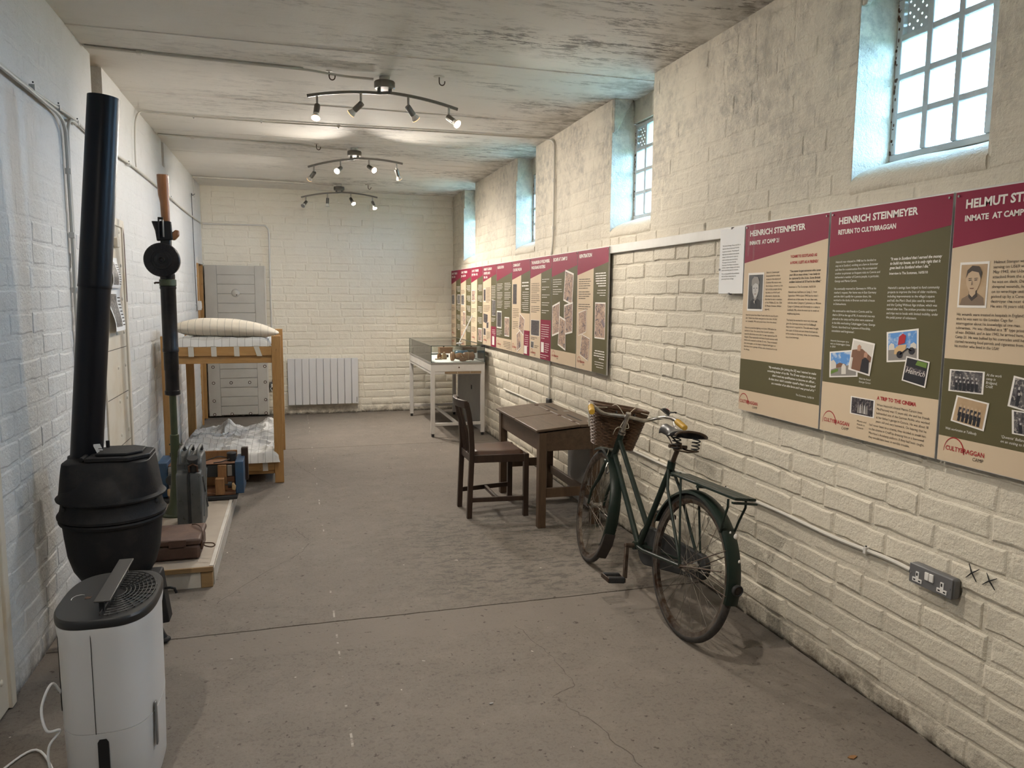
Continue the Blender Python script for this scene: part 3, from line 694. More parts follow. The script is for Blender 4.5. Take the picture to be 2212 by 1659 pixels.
sh([(0, .62), (1, .62), (1, 1), (0, 1)], 'c_grey', 1, 'ground'); sh([(.02, .62), (.03, .45), (.12, .36), (.22, .42), (.25, .62)], 'c_pale', 2, 'hut'); sh([(.78, .62), (.80, .46), (.90, .40), (.99, .48), (.99, .62)], 'c_pale', 2, 'hut')
sh([(.22, .78), (.24, .58), (.40, .46), (.66, .46), (.62, .66), (.46, .80)], 'c_cream', 3, 'cargo_seat'); sh([(.36, .46), (.40, .16), (.54, .06), (.64, .14), (.60, .40)], 'c_red', 4, 'hood')
for (cx_, cy_) in ((.42, .80), (.84, .70)):
    sh([(cx_ + .11 * math.cos(i * PI / 5), cy_ + .13 * math.sin(i * PI / 5)) for i in range(10)], 'c_dark', 5, 'wheel')
sh([(.42, .78), (.70, .58), (.84, .68), (.84, .72), (.70, .63), (.44, .82)], 'c_dark', 5, 'frame')
sh = P.photo([(.744, .617), (.921, .631), (.901, .734), (.719, .717)], 'c_dark', layer=9)
sh([(.50, .02), (.96, .02), (.96, .24), (.44, .22)], 'c_green', 1, 'leaves'); sh([(.02, .36), (.98, .36), (.98, .66), (.02, .62)], 'ph_dark', 1, 'crossbar')
P.text('Heinrich', .745, .683, .030, 'paper_white', w=.145, shear=.35, layer=13, rot=-.10, name='hand_lettering')
sh = P.photo([(.292, .816), (.510, .816), (.510, .894), (.292, .894)], 'ph_dark')
for i in range(5): sh([(.28 + i * .10, .92), (.29 + i * .10, .45), (.32 + i * .10, .34), (.35 + i * .10, .45), (.37 + i * .10, .92)], 'c_face' if i % 2 else 'c_grey', 1, 'figure')
P.text("Mamie and\nfriends in\nComrie", .361, .923, .0105, 'ink', w=.085, lead=.0145, shear=.2, name='caption')
P.text('A TRIP TO THE CINEMA', .526, .812, .0195, 'logo_red', w=.316, bold=.0007, name='heading')
P.text("When Heinrich’s friend Mamie Carson (nee\nMacPherson) was 15 years old, she and her friends\nbefriended one of the German PoWs who worked\nat her father’s garage in Comrie. He was about 18\nyears old and very homesick. On hearing that he", .527, .838, .0135, 'ink', w=.42, lead=.0177)
P.text("had never been to a cinema, they decided to sneak him\nto the cinema in Crieff by dressing him in a borrowed\nMorrison’s Academy uniform. If they had been caught,\nthey would have been in terrible trouble.", .472, .928, .0135, 'ink', w=.455, lead=.0177)
P.logo(.040, .953)

# --- third large panel (cut by the picture edge)
P = board(2.075, 'cream display panel with sepia portrait, cut by the right edge of the picture')
P.text('HELMUT STENGER', .069, .063, .040, 'paper_white', w=.55, bold=.0014, name='title')
P.text('INMATE  AT CAMP 21', .069, .109, .026, 'paper_white', w=.395, bold=.0009, name='subtitle')
P.text("Helmut Stenger was\nserving on U569 when\nMay 1943, the U-boat was\nattacked from the air while\nhe was on deck. Despite\nshrapnel wounds, he held\non to wreckage until he\npicked up by a Canadian\ndestroyer the next day.\nHe was 16 years old.", .271, .266, .0135, 'ink', w=.25, lead=.017)
P.text("His wounds were treated in hospitals in England,\nthen he was sent to the London Cage for\ninterrogation about his knowledge of one man\nsubmarines.  He was classified as a “B” type prisoner\nof war, B43666, and in late 1943, he arrived here,\nCamp 21. He was bullied by his comrades until he\nstarted receiving food parcels and cigarettes from\nhis mother who lived in the USA!", .064, .450, .0138, 'ink', w=.44, lead=.0166)
P.rect(.002, .611, .998, .903, 'olive', 2, 'picture_band')
sh = P.photo([(.063, .257), (.247, .257), (.247, .421), (.063, .421)], 'ph_sepia')
sh([(.04, 1), (.10, .84), (.36, .74), (.70, .70), (.94, .82), (.98, 1)], 'c_smid', 1, 'uniform')
sh([(.36, .62), (.66, .60), (.70, .78), (.50, .90), (.36, .80)], 'c_sdark', 2, 'collar'); sh([(.36, .56), (.64, .56), (.62, .72), (.50, .80), (.38, .72)], 'c_sface', 3, 'neck')
sh([(.22, .34), (.30, .16), (.62, .12), (.78, .26), (.78, .44), (.68, .62), (.52, .71), (.38, .66), (.26, .50)], 'c_sface', 4, 'face')
sh([(.22, .34), (.26, .14), (.44, .03), (.70, .05), (.83, .20), (.80, .36), (.70, .20), (.44, .16), (.30, .22)], 'c_sdark', 5, 'hair')
for a in (.34, .56): sh([(a, .375), (a + .11, .37), (a + .11, .39), (a, .397)], 'c_sdark', 6, 'eye'); sh([(a - .01, .335), (a + .12, .33), (a + .12, .345), (a - .01, .35)], 'c_sdark', 6, 'brow')
sh([(.47, .39), (.51, .50), (.44, .51)], 'c_smid', 6, 'nose'); sh([(.40, .575), (.57, .57), (.55, .595), (.42, .60)], 'c_brown', 6, 'mouth')
for q, (quad, nm) in enumerate([([(.046, .650), (.271, .646), (.271, .728), (.046, .732)], 1), ([(.106, .743), (.314, .755), (.294, .858), (.078, .842)], 1), ([(.441, .648), (.66, .668), (.64, .775), (.419, .755)], 1), ([(.447, .765), (.67, .765), (.67, .847), (.459, .847)], 1)]):
    sh = P.photo(quad, 'ph_bw' if q != 1 else 'ph_sepia', layer=4 + 3 * (q % 2))
    for row in range(2):
        for i in range(6 if q < 2 else 3):
            u = .12 + i * (.13 if q < 2 else .28) + row * .03; v = .26 + row * .20
            sh([(u, v + .5), (u, v + .12), (u + .09, v + .12), (u + .09, v + .5)], 'c_dark' if row else 'ph_dark', 1 + row, 'figure'); sh([(u + .02, v + .12), (u + .02, v + .02), (u + .07, v + .02), (u + .07, v + .12)], 'c_face' if q != 1 else 'c_sface', 1 + row, 'face')
P.text("At the work\ncamp in\nBridgend,\nCrieff.", .281, .660, .0125, 'paper_white', w=.092, lead=.0138, shear=.2, name='caption')
P.text("With workmates at Tullibody.", .044, .877, .0125, 'paper_white', w=.205, shear=.2, name='caption')
P.text("‘Queenie’ Ballantyne\non an outing to Perth", .395, .868, .0125, 'paper_white', w=.17, lead=.016, shear=.2, name='caption')
P.logo(.056, .953)

for k_ in M:
    if M[k_].name.split('.')[0].endswith(('_print', '_ink', 'white', 'red')) and k_ in ('maroon', 'olive', 'beige', 'ink', 'paper_white', 'logo_red'):
        M[k_].node_tree.nodes['Principled BSDF'].inputs['Specular IOR Level'].default_value = .18; M[k_].node_tree.nodes['Principled BSDF'].inputs['Roughness'].default_value = .55
# --- nine panels farther along (text too small to read is set as word strokes)
def far_panel(i, label, title, base, col=None, sub=None):
    P = board(10.490 - .612 * i, label, base)
    for k, (ln, w) in enumerate(title): P.text(ln, .06, .060 + .050 * k, .038 if k == 0 or len(ln) > 8 else .034, 'paper_white', w=w, bold=.0012, name='title')
    if col:   # right-hand column band, cut along the slope of the header
        a, m, b1 = col; tt = lambda u: .203 - .086 * u
        P.poly([(a, tt(a)), (.998, tt(.998)), (.998, b1), (a, b1)], m, 2, 'side_column')
    return P
far = [('farthest display panel of the row, in the corner above the glass case', [('CAMP 21 TIMELINE', .58), ('1939 - 1944', .36)]),
       ('second display panel from the far corner, behind the propped white card', [('CAMP 21 TIMELINE', .58), ('JAN - AUG 1944', .45)]),
       ('third display panel from the far corner, over the end of the glass case', [('CAMP 21 TIMELINE', .58), ('SEPT 1944 - 1945', .50)])]
for i, (lab, tt) in enumerate(far):
    P = far_panel(i, lab, tt, 'beige', (.52, 'olive', .998))
    for k in range(5):
        P.words(.05, .30 + k * .125, .38, 4, .018, 'ink', seed=i * 9 + k); P.words(.58, .24 + k * .14, .36, 5, .018, 'paper_white', 'RIGHT', seed=i * 9 + k + 40)
    q = (.06, .30) if i == 2 else (.06, .36)
    P.photo([(q[0], q[1]), (q[0] + .30, q[1]), (q[0] + .30, q[1] + .15), (q[0], q[1] + .15)], ('ph_bw', 'ph_bw', 'ph_sketch')[i], layer=6)
    P.photo([(.66, .36), (.96, .36), (.96, .50), (.66, .50)] if i == 0 else [(.24, .60), (.48, .60), (.48, .80), (.24, .80)] if i == 1 else [(.62, .80), (.95, .80), (.95, .97), (.62, .97)], ('ph_bw', 'ph_sketch', 'ph_sketch')[i], layer=6)
    P.logo(.06, .945, .28)
P = far_panel(3, 'fourth display panel from the far corner, red box at its foot', [('HERBERT SULZBACH', .60), ('INTERPRETER, CAMP 21', .48), ('1945 - 1946', .27)], 'beige', (.62, 'olive', .75))
P.rect(.62, .75, .998, .998, 'maroon', 3, 'red_box'); P.rect(.72, .87, .88, .975, 'paper_white', 4, 'white_label')
P.photo([(.05, .29), (.22, .29), (.22, .45), (.05, .45)], 'ph_dark'); P.words(.26, .28, .32, 11, .0175, 'ink', seed=1); P.words(.05, .50, .52, 5, .018, 'ink', seed=2); P.words(.66, .26, .30, 9, .020, 'paper_white', seed=3)
P.photo([(.70, .43), (.95, .43), (.95, .62), (.70, .62)], 'ph_bw', bord=.04); P.words(.66, .65, .30, 3, .018, 'paper_white', seed=4); P.photo([(.05, .60), (.20, .58), (.38, .62), (.36, .74), (.05, .72)][0:1] + [(.38, .61), (.36, .73), (.05, .71)], 'ph_dark', bord=.02); P.photo([(.30, .71), (.46, .70), (.44, .78), (.28, .79)], 'ph_dark', layer=6)
P.photo([(.05, .78), (.24, .79), (.24, .88), (.05, .88)], 'ph_dark'); P.words(.30, .83, .28, 6, .017, 'ink', seed=5); P.words(.70, .79, .24, 4, .02, 'paper_white', 'RIGHT', seed=6); P.logo(.06, .945, .26)
P = far_panel(4, 'fifth display panel from the far corner, olive with two columns of print', [('RE-EDUCATION', .42)], 'olive')
P.rect(.002, .87, .998, .998, 'beige', 2, 'lower_band')
for k in range(3): P.words(.05, .24 + k * .10, .38, 5, .0185, 'paper_white', seed=20 + k); P.words(.54, .235 + k * .105, .40, 5, .0185, 'paper_white', seed=30 + k)
P.photo([(.04, .555), (.36, .555), (.36, .76), (.04, .76)], 'ph_dark', bord=.13); P.photo([(.56, .62), (.86, .62), (.86, .84), (.56, .84)], 'ph_sketch'); P.words(.04, .785, .36, 4, .018, 'paper_white', seed=40); P.words(.48, .905, .46, 5, .018, 'ink', 'RIGHT', seed=41); P.logo(.06, .955, .26)
P = far_panel(5, 'sixth display panel from the far corner, tilted sketch and narrow red box', [('COMMANDANT', .40), ('COLONEL WILSON', .48)], 'beige', (.52, 'olive', .56))
P.photo([(.06, .25), (.28, .25), (.28, .47), (.06, .47)], 'ph_dark', bord=.01); P.words(.06, .52, .36, 6, .019, 'ink', seed=50); P.words(.06, .66, .34, 5, .019, 'ink', seed=51); P.words(.56, .24, .38, 3, .034, 'paper_white', 'RIGHT', .012, seed=52); P.words(.56, .34, .38, 5, .022, 'paper_white', 'RIGHT', seed=53); P.words(.56, .45, .38, 5, .02, 'paper_white', 'RIGHT', seed=54)
P.photo([(.46, .56), (.74, .62), (.68, .80), (.40, .74)], 'ph_sketch'); P.photo([(.30, .79), (.50, .74), (.55, .93), (.32, .99)], 'ph_sketch', layer=7); P.rect(.70, .74, .998, .998, 'maroon', 3, 'red_box'); P.words(.74, .79, .20, 6, .022, 'paper_white', 'RIGHT', seed=55); P.rect(.72, .90, .88, .985, 'paper_white', 5, 'white_label'); P.logo(.04, .95, .24)
P = far_panel(6, 'seventh display panel from the far corner, red box filling its lower right', [('THE MURDER OF FELDWEBEL', .86), ('WOLFGANG ROSTERG', .66)], 'beige', (.53, 'olive', .61))
for k in range(3): P.words(.06, .255 + k * .115, .42, 6 - k, .0185, 'ink', seed=60 + k)
for k in range(5): P.words(.58, .22 + k * .075, .36, 2, .022, 'paper_white', seed=70 + k)
P.rect(.53, .61, .998, .998, 'maroon', 3, 'red_box'); P.words(.57, .66, .36, 7, .022, 'paper_white', seed=80); P.words(.74, .84, .20, 5, .02, 'paper_white', seed=81); P.rect(.57, .83, .70, .93, 'paper_white', 5, 'white_label'); P.words(.55, .955, .38, 2, .022, 'paper_white', seed=82)
P.photo([(.06, .62), (.48, .62), (.48, .78), (.06, .78)], 'ph_dark', bord=.05); P.words(.06, .80, .36, 2, .016, 'ink', seed=83); P.photo([(.06, .84), (.22, .84), (.22, .91), (.06, .91)], 'ph_bw'); P.words(.25, .88, .20, 2, .016, 'ink', seed=84); P.logo(.06, .962, .24)
P = far_panel(7, 'eighth display panel from the far corner, olive with four tilted cartoon sketches', [('ESCAPE AT CAMP 21', .56)], 'olive')
P.rect(.002, .88, .998, .998, 'beige', 2, 'lower_band'); P.words(.06, .23, .40, 4, .021, 'paper_white', seed=90); P.words(.06, .32, .40, 3, .021, 'paper_white', seed=91)
P.photo([(.56, .145), (.88, .185), (.84, .46), (.50, .42)], 'ph_sketch'); P.photo([(.05, .47), (.36, .43), (.36, .72), (.05, .76)], 'ph_sketch', layer=6); P.photo([(.54, .46), (.87, .43), (.87, .70), (.54, .73)], 'ph_sketch', layer=8); P.photo([(.37, .56), (.60, .59), (.62, .87), (.31, .83)], 'ph_sketch', layer=10); P.logo(.06, .945, .26)
P = far_panel(8, 'ninth display panel from the far corner, last before the bare batten', [('REPATRIATION', .42)], 'beige', (.55, 'olive', .998))
for k in range(3): P.words(.06, .24 + k * .105, .42, 5 - k, .0185, 'ink', seed=100 + k)
P.words(.60, .20, .34, 6, .02, 'paper_white', 'RIGHT', .008, seed=110); P.words(.66, .335, .28, 3, .02, 'paper_white', 'RIGHT', seed=111); P.words(.60, .82, .34, 4, .02, 'paper_white', 'RIGHT', .008, seed=112); P.words(.62, .91, .30, 3, .02, 'paper_white', 'RIGHT', seed=113)
P.photo([(.62, .43), (.94, .43), (.94, .72), (.62, .72)], 'ph_sketch', bord=.06); P.photo([(.07, .52), (.34, .49), (.34, .68), (.07, .72)], 'ph_sketch', bord=.05); P.photo([(.20, .70), (.48, .73), (.42, .92), (.14, .88)], 'ph_sketch', layer=6, bord=.06); P.logo(.06, .945, .24)

# --- framed notice, batten
t = thing('framed_notice', 'white printed notice in a clip frame, left of the mono portrait panel', 'notice', (XP, 3.425, 1.632))
NY, NZ, NW, NH = 3.536, 1.960, .222, .330
MB().box(XP, XP + .010, NY - NW, NY, NZ - NH, NZ).build('backing', 'alu', t, smooth=False)
P = Panel(t, NY, NZ, NW, NH); P.rect(.004, .004, .996, .996, 'white_card', 1, 'sheet')
P.text("The Comrie Heritage Group would like to\nthank the Heinrich Steinmeyer Fund for\nits generous donation. This funding will\nhelp improve conditions in the museum,\nmaking it a better place for visitors to\nexplore and learn about local history.", .12, .27, .0105, 'ink', w=.74, lead=.043)
P.text("The support from the Heinrich\nSteinmeyer Fund helps us to protect\nartefacts, improve displays, and create a\nmore welcoming space for everyone.", .12, .525, .0105, 'ink', w=.74, lead=.04)
P.text("We are very grateful for this contribution,\nwhich will have a lasting impact on\npreserving Comrie’s heritage.", .12, .70, .0105, 'ink', w=.74, lead=.04)
for (a, b) in ((.46, .0), (.46, 1.0), (.02, .62)):
    c = P.pt(a, b, 0); MB().box(c[0] - .004, c[0] + .012, c[1] - .005, c[1] + .005, c[2] - .005, c[2] + .005).build('clip', 'steel', t, smooth=False)
tag(MB().box(2.168, XR + .012, 1.45, 10.5, 1.916, 1.972).build('trim_1', 'white_paint', bevel=.003), 'white painted batten behind the display panels', kind='structure')
# ------------------------------------------------------------------ door leaf folded back against the end wall, doorway jamb
M['pine'] = wood('varnished_pine', (.46, .265, .10), (.36, .19, .065), .45, (7, 7, .7), .12, knots=(.12, .045, .015))
M['pine_x'] = wood('varnished_pine_across', (.48, .28, .11), (.38, .205, .07), .45, (.7, 7, 7), .12, knots=(.12, .045, .015))
M['pine_y'] = wood('varnished_pine_along', (.46, .265, .10), (.36, .19, .065), .45, (7, .7, 7), .12, knots=(.12, .045, .015))
M['door_paint'] = mk('grey_white_door_paint', (.50, .485, .445), .45, col2=(.44, .425, .39), vscale=4, bump=.1, bscale=25)
M['door_cream'] = mk('stained_door_paint', (.62, .56, .46), .5, col2=(.50, .40, .27), vscale=3.2, lo=.5, hi=.8, bump=.15, bscale=20)
d = structure('door_1', 'grey white plank door studded with bolts, open against the end wall')
DX0, DX1, DY0, DY1, DZ = -1.07, -.335, 10.455, 10.50, 1.985
MB().box(DX0 + .01, DX1 - .01, DY0 + .012, DY1, .03, DZ - .01).build('backing', 'door_paint', d, smooth=False)
for a, b in ((DX0, DX0 + .145), (DX1 - .125, DX1)): MB().box(a, b, DY0, DY1, .025, DZ).build('stile', 'door_paint', d, bevel=.003)
n = 16; ph = (DZ - .03) / n
for i in range(n):
    MB().box(DX0 + .147, DX1 - .127, DY0 + .002, DY0 + .02, .03 + i * ph + .003, .03 + (i + 1) * ph - .0035).build('plank', 'door_paint', d, bevel=.003)
MB().box(DX1 - .004, DX1 + .012, DY0 - .004, DY1, .02, DZ).build('edge_strip', 'white_paint', d, bevel=.002)
for x in (-1.005, -.79, -.56, -.365):
    for z in (.67, .46, .225, .045):
        if z in (.67, .225) and x in (-.79, -.56): continue
        bo = MB().cyl((x, DY0 - .004, z), (x, DY0 + .006, z), .020, n=14).build('bolt_washer', 'rust', d); MB().cyl((x, DY0 - .012, z), (x, DY0 - .002, z), .011, .012, n=12).build('bolt', 'white_paint', bo)
pc = MB().lathe([(.001, .018), (.028, .016), (.044, .010), (.052, 0)], 28, Matrix.Translation((-.70, DY0 + .002, 1.63)) @ Matrix.Rotation(PI / 2, 4, 'X')).build('spyhole_cover', 'door_paint', d)
MB().ball((-.685, DY0 - .017, 1.605), .007, 6).build('spyhole_stud', 'rust', pc)
MB().box(-.42, -.33, DY0 - .004, DY1 + .004, 1.185, 1.205).build('lock_slot', 'black', d, smooth=False)
j = structure('door_2', 'bare timber frame of the dark doorway beside the studded door')
MB().box(XL - .12, XL + .012, DW[0] - .002, DW[0] + .055, 0, 1.985).build('jamb', 'pine', j, bevel=.003)
MB().box(XL - .12, XL + .004, DW[1] - .045, DW[1], 0, 1.985).build('jamb', 'pine', j, bevel=.003)
MB().box(XL - .12, XL + .006, DW[0], DW[1], 1.985, 2.06).build('head', 'white_paint', j, bevel=.003)
for i in range(5): MB().cyl((XL - .05, DW[0] + .054, 1.5 + .025 * i), (XL - .05, DW[0] + .062, 1.5 + .025 * i), .005, n=8).build('hinge_screw', 'steel', j)
MB().box(XL - .09, XL - .01, DW[0] + .053, DW[0] + .058, 1.45, 1.66).build('hinge_plate', 'white_paint', j, smooth=False)
# riveted steel doors in the left wall
def steel_door(idx, y0, y1, z1, label, riv):
    s = structure('door_%d' % idx, label)
    MB().box(XL - .02, XL + .004, y0, y1, 0.01, z1).build('leaf', 'door_cream', s, bevel=.003)
    MB().box(XL - .02, XL + .016, y1 - .05, y1, 0.005, z1 + .01).build('frame_edge', 'door_cream', s, bevel=.004); MB().box(XL - .02, XL + .014, y0, y1, z1 - .02, z1 + .03).build('frame_head', 'door_cream', s, bevel=.004)
    for z in riv:
        for yy in (y1 - .11,) + ((y1 - .33,) if idx == 3 else ()): MB().ball((XL + .004, yy, z), .013, 6, (.5, 1, 1)).build('rivet', 'door_cream', s)
    return s
sd = steel_door(3, 5.03, 5.69, 2.06, 'stained cream riveted door behind the stove pipe', [.25 + .22 * i for i in range(9)])
for z in (1.25, .95, .62): MB().box(XL + .0035, XL + .0055, 5.04, 5.63, z, z + .004).build('panel_joint', 'joint', sd, smooth=False)
MB().prism([(5.655, 1.55), (5.68, 1.55), (5.675, 2.0), (5.65, 2.04)], lambda u, v, w: (XL + .0165 + w, u, v), .0008).build('rust_run', 'rust', sd, smooth=False)
MB().box(XL + .004, XL + .03, 5.40, 5.46, 1.90, 1.96).build('latch', 'door_cream', sd, bevel=.004)
MB().box(XL + .004, XL + .008, 5.40, 5.46, 1.97, 2.1).build('hinge_strap', 'steel', sd, smooth=False)
steel_door(4, 2.32, 3.23, 2.15, 'cream riveted door at the left edge of the picture', [.14 + .2 * i for i in range(10)])
# curling sheets taped to the door
def curl(y0, y1, z0, z1, name, label, seed):
    t = thing(name, label, 'paper sheet', (XL + .02, (y0 + y1) / 2, z0), group='paper sheets on the riveted door')
    f = lambda u, v: (XL + .020 + .02 * math.sin(PI * v * 1.4 + seed) * (1 - .4 * u) + .006, y0 + (y1 - y0) * u, z0 + (z1 - z0) * v)
    MB().grid(6, 16, f).build('sheet', 'white_card', t, fix=False)
    o = lambda u0, u1, v0, v1: (lambda u, v: tuple(Vector(f(u0 + (u1 - u0) * u, v0 + (v1 - v0) * v)) + Vector((.0012, 0, 0))))
    MB().grid(4, 8, o(.06, .66, .10, .86)).build('picture', 'ph_bw', t, fix=False)
    for k in range(9):
        MB().grid(1, 1, o(.72, .95, .12 + k * .08, .145 + k * .08)).build('text_line', 'ink', t, fix=False)
curl(5.15, 5.42, 1.64, 1.83, 'paper_sheet', 'upper printed sheet with dark photograph taped behind the stove pipe', .3)
curl(5.16, 5.47, 1.37, 1.64, 'paper_sheet', 'lower curling sheet with photographs and print, behind the stove pipe', 1.2)

# ------------------------------------------------------------------ electric radiator on the end wall
M['radiator'] = mk('white_enamel', (.63, .63, .64), .35)
t = thing('radiator', 'white electric panel radiator on the end wall', 'radiator', (.385, 10.47, .138))
MB().box(-.075, .85, 10.475, 10.54, .145, .755).build('casing', 'radiator', t, bevel=.004)
for i in range(10):
    a = -.08 + .0932 * i; MB().box(a + .0035, a + .0932 - .0035, 10.447, 10.478, .138, .765).build('radiator_panel', 'radiator', t, bevel=.005)
MB().box(.822, .832, 10.4455, 10.448, .16, .23).build('badge', 'steel', t, smooth=False)

# ------------------------------------------------------------------ bunk bed
t = thing('bunk_bed', 'two tier pine bunk bed against the left wall', 'bunk bed', (-.55, 7.4, 0))
YN, YFB = 6.655, 8.10
for (x, y, zt) in ((-.137, YN, 1.264), (-.995, YN, 1.264), (-.137, YFB, 1.262), (-.995, YFB, 1.262)):
    MB().box(x - .037, x + .037, y, y + .045, 0, zt).build('post', 'pine', t, bevel=.003)
for z, zz in ((1.099, 1.174), (.113, .187)):
    for y in (YN + .003, YFB + .003):
        MB().box(-.958, -.174, y, y + .04, z, zz).build('end_rail', 'pine_x', t, bevel=.003); MB().box(-.958, -.174, y + .02, y + .06, z - .064 if z > 1 else z - .034, z - .002).build('lower_rail', 'pine_x', t, bevel=.003)
    for x in (-.170, -.960): MB().box(x - .015, x + .015, YN + .046, YFB, z - .02, zz - .004).build('side_rail', 'pine_y', t, bevel=.003)
    for k in range(6): MB().box(-.945, -.185, 6.85 + k * .21, 6.92 + k * .21, zz - .030, zz - .016).build('slat', 'pine_x', t, bevel=.002)
M['webbing'] = mk('white_webbing', (.62, .59, .52), .85, bump=.3, bscale=300)
for x, z0, z1 in ((-.805, 1.095, 1.180), (-.630, 1.095, 1.180), (-.452, 1.095, 1.180), (-.285, 1.095, 1.180), (-.252, .110, .193)):
    a = .012 if x == -.285 else 0
    MB().prism([(x - .021 - a, z1), (x + .021 - a, z1), (x + .023 + a, z0), (x - .019 + a, z0)], lambda u, v, w: (u, YN + .0025 - w, v), .0035).build('webbing_strap', 'webbing', t, smooth=False)
    MB().box(x - .021 - a, x + .021 - a, YN - .001, YN + .10, z1 - .003, z1).build('webbing_strap', 'webbing', t, smooth=False)
def ticking(name, base, sp=.057, checks=False):
    g = G(name); v = g.objc(); x, y, z = g.xyz(v)
    f = lambda c, o=0.: g.math('LESS_THAN', g.math('FRACT', g.math('ADD', g.mul(c, 1 / sp), o)), .05)
    m = f(x)
    if checks: m = g.math('MAXIMUM', m, f(y, .3))
    col = g.mix(g.mul(m, .75), g.mix(g.ramp(g.noise(v, 6, 4, .6), .35, .7), base, tuple(c * .88 for c in base)), (.16, .17, .14))
    g.set(col=col, rough=.9, spec=.1); g.bump(g.noise(v, 14, 4, .6), .25, .01); return g.m
M['pillow_cloth'] = ticking('striped_pillow_ticking', (.72, .65, .54)); M['sheet_cloth'] = ticking('checked_white_sheet', (.70, .69, .67), .06, True)
def mattress(x0, x1, y0, y1, zb, zt, name, mat, label, cat, heaps, fold, seed, nu=70, nv=96, curl=.06):
    def f(u, v):
        x, y = x0 + (x1 - x0) * u, y0 + (y1 - y0) * v; e = lambda s, L: min(1., min(s, 1 - s) * L / curl)
        ee = math.sqrt(max(0., 1 - (1 - e(u, x1 - x0)) ** 2)) * math.sqrt(max(0., 1 - (1 - e(v, y1 - y0)) ** 2))
        q = mnoise.noise((x * 3.5 + seed, y * 2.5, seed)); r = 1 - abs(mnoise.noise((x * 5 + q * 1.5, y * 6 + seed + q, 1.7))) * 2
        r2 = 1 - abs(mnoise.noise((x * 11 + y * 5, y * 9 - q * 2, seed + 4))) * 2
        h = fold * (max(0, r) ** 2 * .9 + max(0, r2) ** 2 * .22 + q * .5)
        for (hx, hy, rx, ry, hz) in heaps:
            dd = ((x - hx) / rx) ** 2 + ((y - hy) / ry) ** 2
            if dd < 4: h += hz * math.exp(-dd * 1.3) * (1 + .35 * mnoise.noise((x * 14, y * 14, seed)))
        return (x + .012 * math.sin(23 * y + seed) * (1 if (u in (0, 1)) else 0), y, zb + (zt - zb) * ee + h * ee)
    mb = MB().grid(nu, nv, f)
    return single(mb, name, mat, label, cat, ((x0 + x1) / 2, (y0 + y1) / 2, zb))
mattress(-.945, -.19, 6.66, 8.08, 1.176, 1.235, 'mattress', 'sheet_cloth', 'folded striped sheet on the top bunk, under the pillow', 'bedding', [(-.6, 6.9, .3, .2, .015)], .016, 3.)
mattress(-.97, -.128, 6.61, 8.07, .19, .262, 'mattress', 'sheet_cloth', 'rumpled white checked bedding on the bottom bunk', 'bedding', [(-.62, 7.75, .10, .16, .10), (-.26, 7.82, .14, .2, .09), (-.45, 7.15, .3, .10, .035), (-.3, 7.45, .22, .10, .04), (-.8, 7.3, .12, .25, .04)], .042, 8.)
def pillow(cx, cy, cz, lx, ly, lz):
    def f(u, v):
        a, b = 2 * PI * u, PI * (v - .5); ca, sa, cb, sb = math.cos(a), math.sin(a), math.cos(b), math.sin(b); p = lambda q, e: math.copysign(abs(q) ** e, q)
        x, y, z = p(cb, .55) * p(ca, .5), p(cb, .55) * p(sa, .5), p(sb, .9); th = (1 - .55 * abs(x) ** 4) * (1 - .4 * abs(y) ** 4)
        z *= th * (1 - .12 * x); w = mnoise.noise((x * 2.5, y * 2.5, z + 3)) * .06
        X = cx + lx / 2 * x; zz = cz + lz / 2 * (z + w) + (-.035 * x if x > 0 else -.012 * x) + .012 * (1 - x * x)
        return (X, cy + ly / 2 * y, zz)
    return MB().grid(48, 24, f)
single(pillow(-.545, 6.90, 1.313, .86, .42, .155), 'pillow', 'pillow_cloth', 'cream pillow with thin grey stripes on the top bunk', 'pillow', (-.545, 6.90, 1.24))

# ------------------------------------------------------------------ glass display case
M['case_white'] = mk('case_white_paint', (.60, .575, .54), .45, col2=(.54, .51, .47), vscale=6)
M['case_trim'] = mk('case_grey_trim', (.30, .285, .26), .45, .3)
t = thing('display_case', 'white framed glass display case in the far right corner', 'display case', (1.815, 9.26, 0))
CX0, CX1, CY0, CY1 = 1.500, 2.130, 8.440, 10.085
for x in (CX0, CX1 - .045):
    for y in (CY0, CY1 - .045):
        lg = MB().box(x, x + .045, y, y + .045, .035, .76).build('leg', 'case_white', t, bevel=.003); MB().cyl((x + .022, y + .022, 0), (x + .022, y + .022, .036), .016, n=10).build('castor', 'black_matt', lg)
for (x0, x1, y0, y1) in ((CX0, CX1, CY0, CY0 + .03), (CX0, CX1, CY1 - .03, CY1), (CX0, CX0 + .03, CY0 + .03, CY1 - .03), (CX1 - .03, CX1, CY0 + .03, CY1 - .03)):
    MB().box(x0, x1, y0, y1, .755, .838).build('apron', 'case_white', t, bevel=.002); MB().box(x0 + .004, x1 - .004, y0 + .004, y1 - .004, .722, .757).build('lower_apron', 'case_white', t, bevel=.002)
for y in (CY0 + .012, CY1 - .037): MB().box(CX0 + .04, CX1 - .04, y, y + .025, .125, .160).build('end_stretcher', 'case_white', t, bevel=.003)
MB().box(1.80, 1.83, CY0 + .03, CY1 - .03, .128, .158).build('long_stretcher', 'case_white', t, bevel=.003)
MB().box(CX0 + .004, CX1 - .004, CY0 + .004, CY1 - .004, .838, .853).build('tray', 'case_white', t, smooth=False)
MB().box(CX0 + .03, CX1 - .03, CY0 + .03, CY1 - .03, .853, .856).build('lining', 'white_card', t, smooth=False)
for (x0, x1, y0, y1) in ((CX0, CX1, CY0 - .004, CY0 + .012), (CX0, CX1, CY1 - .012, CY1), (CX0 - .002, CX0 + .012, CY0, CY1), (CX1 - .012, CX1, CY0, CY1)): MB().box(x0, x1, y0, y1, .838, .856).build('glass_bead', 'case_trim', t, smooth=False)
g0, g1 = .856, 1.046
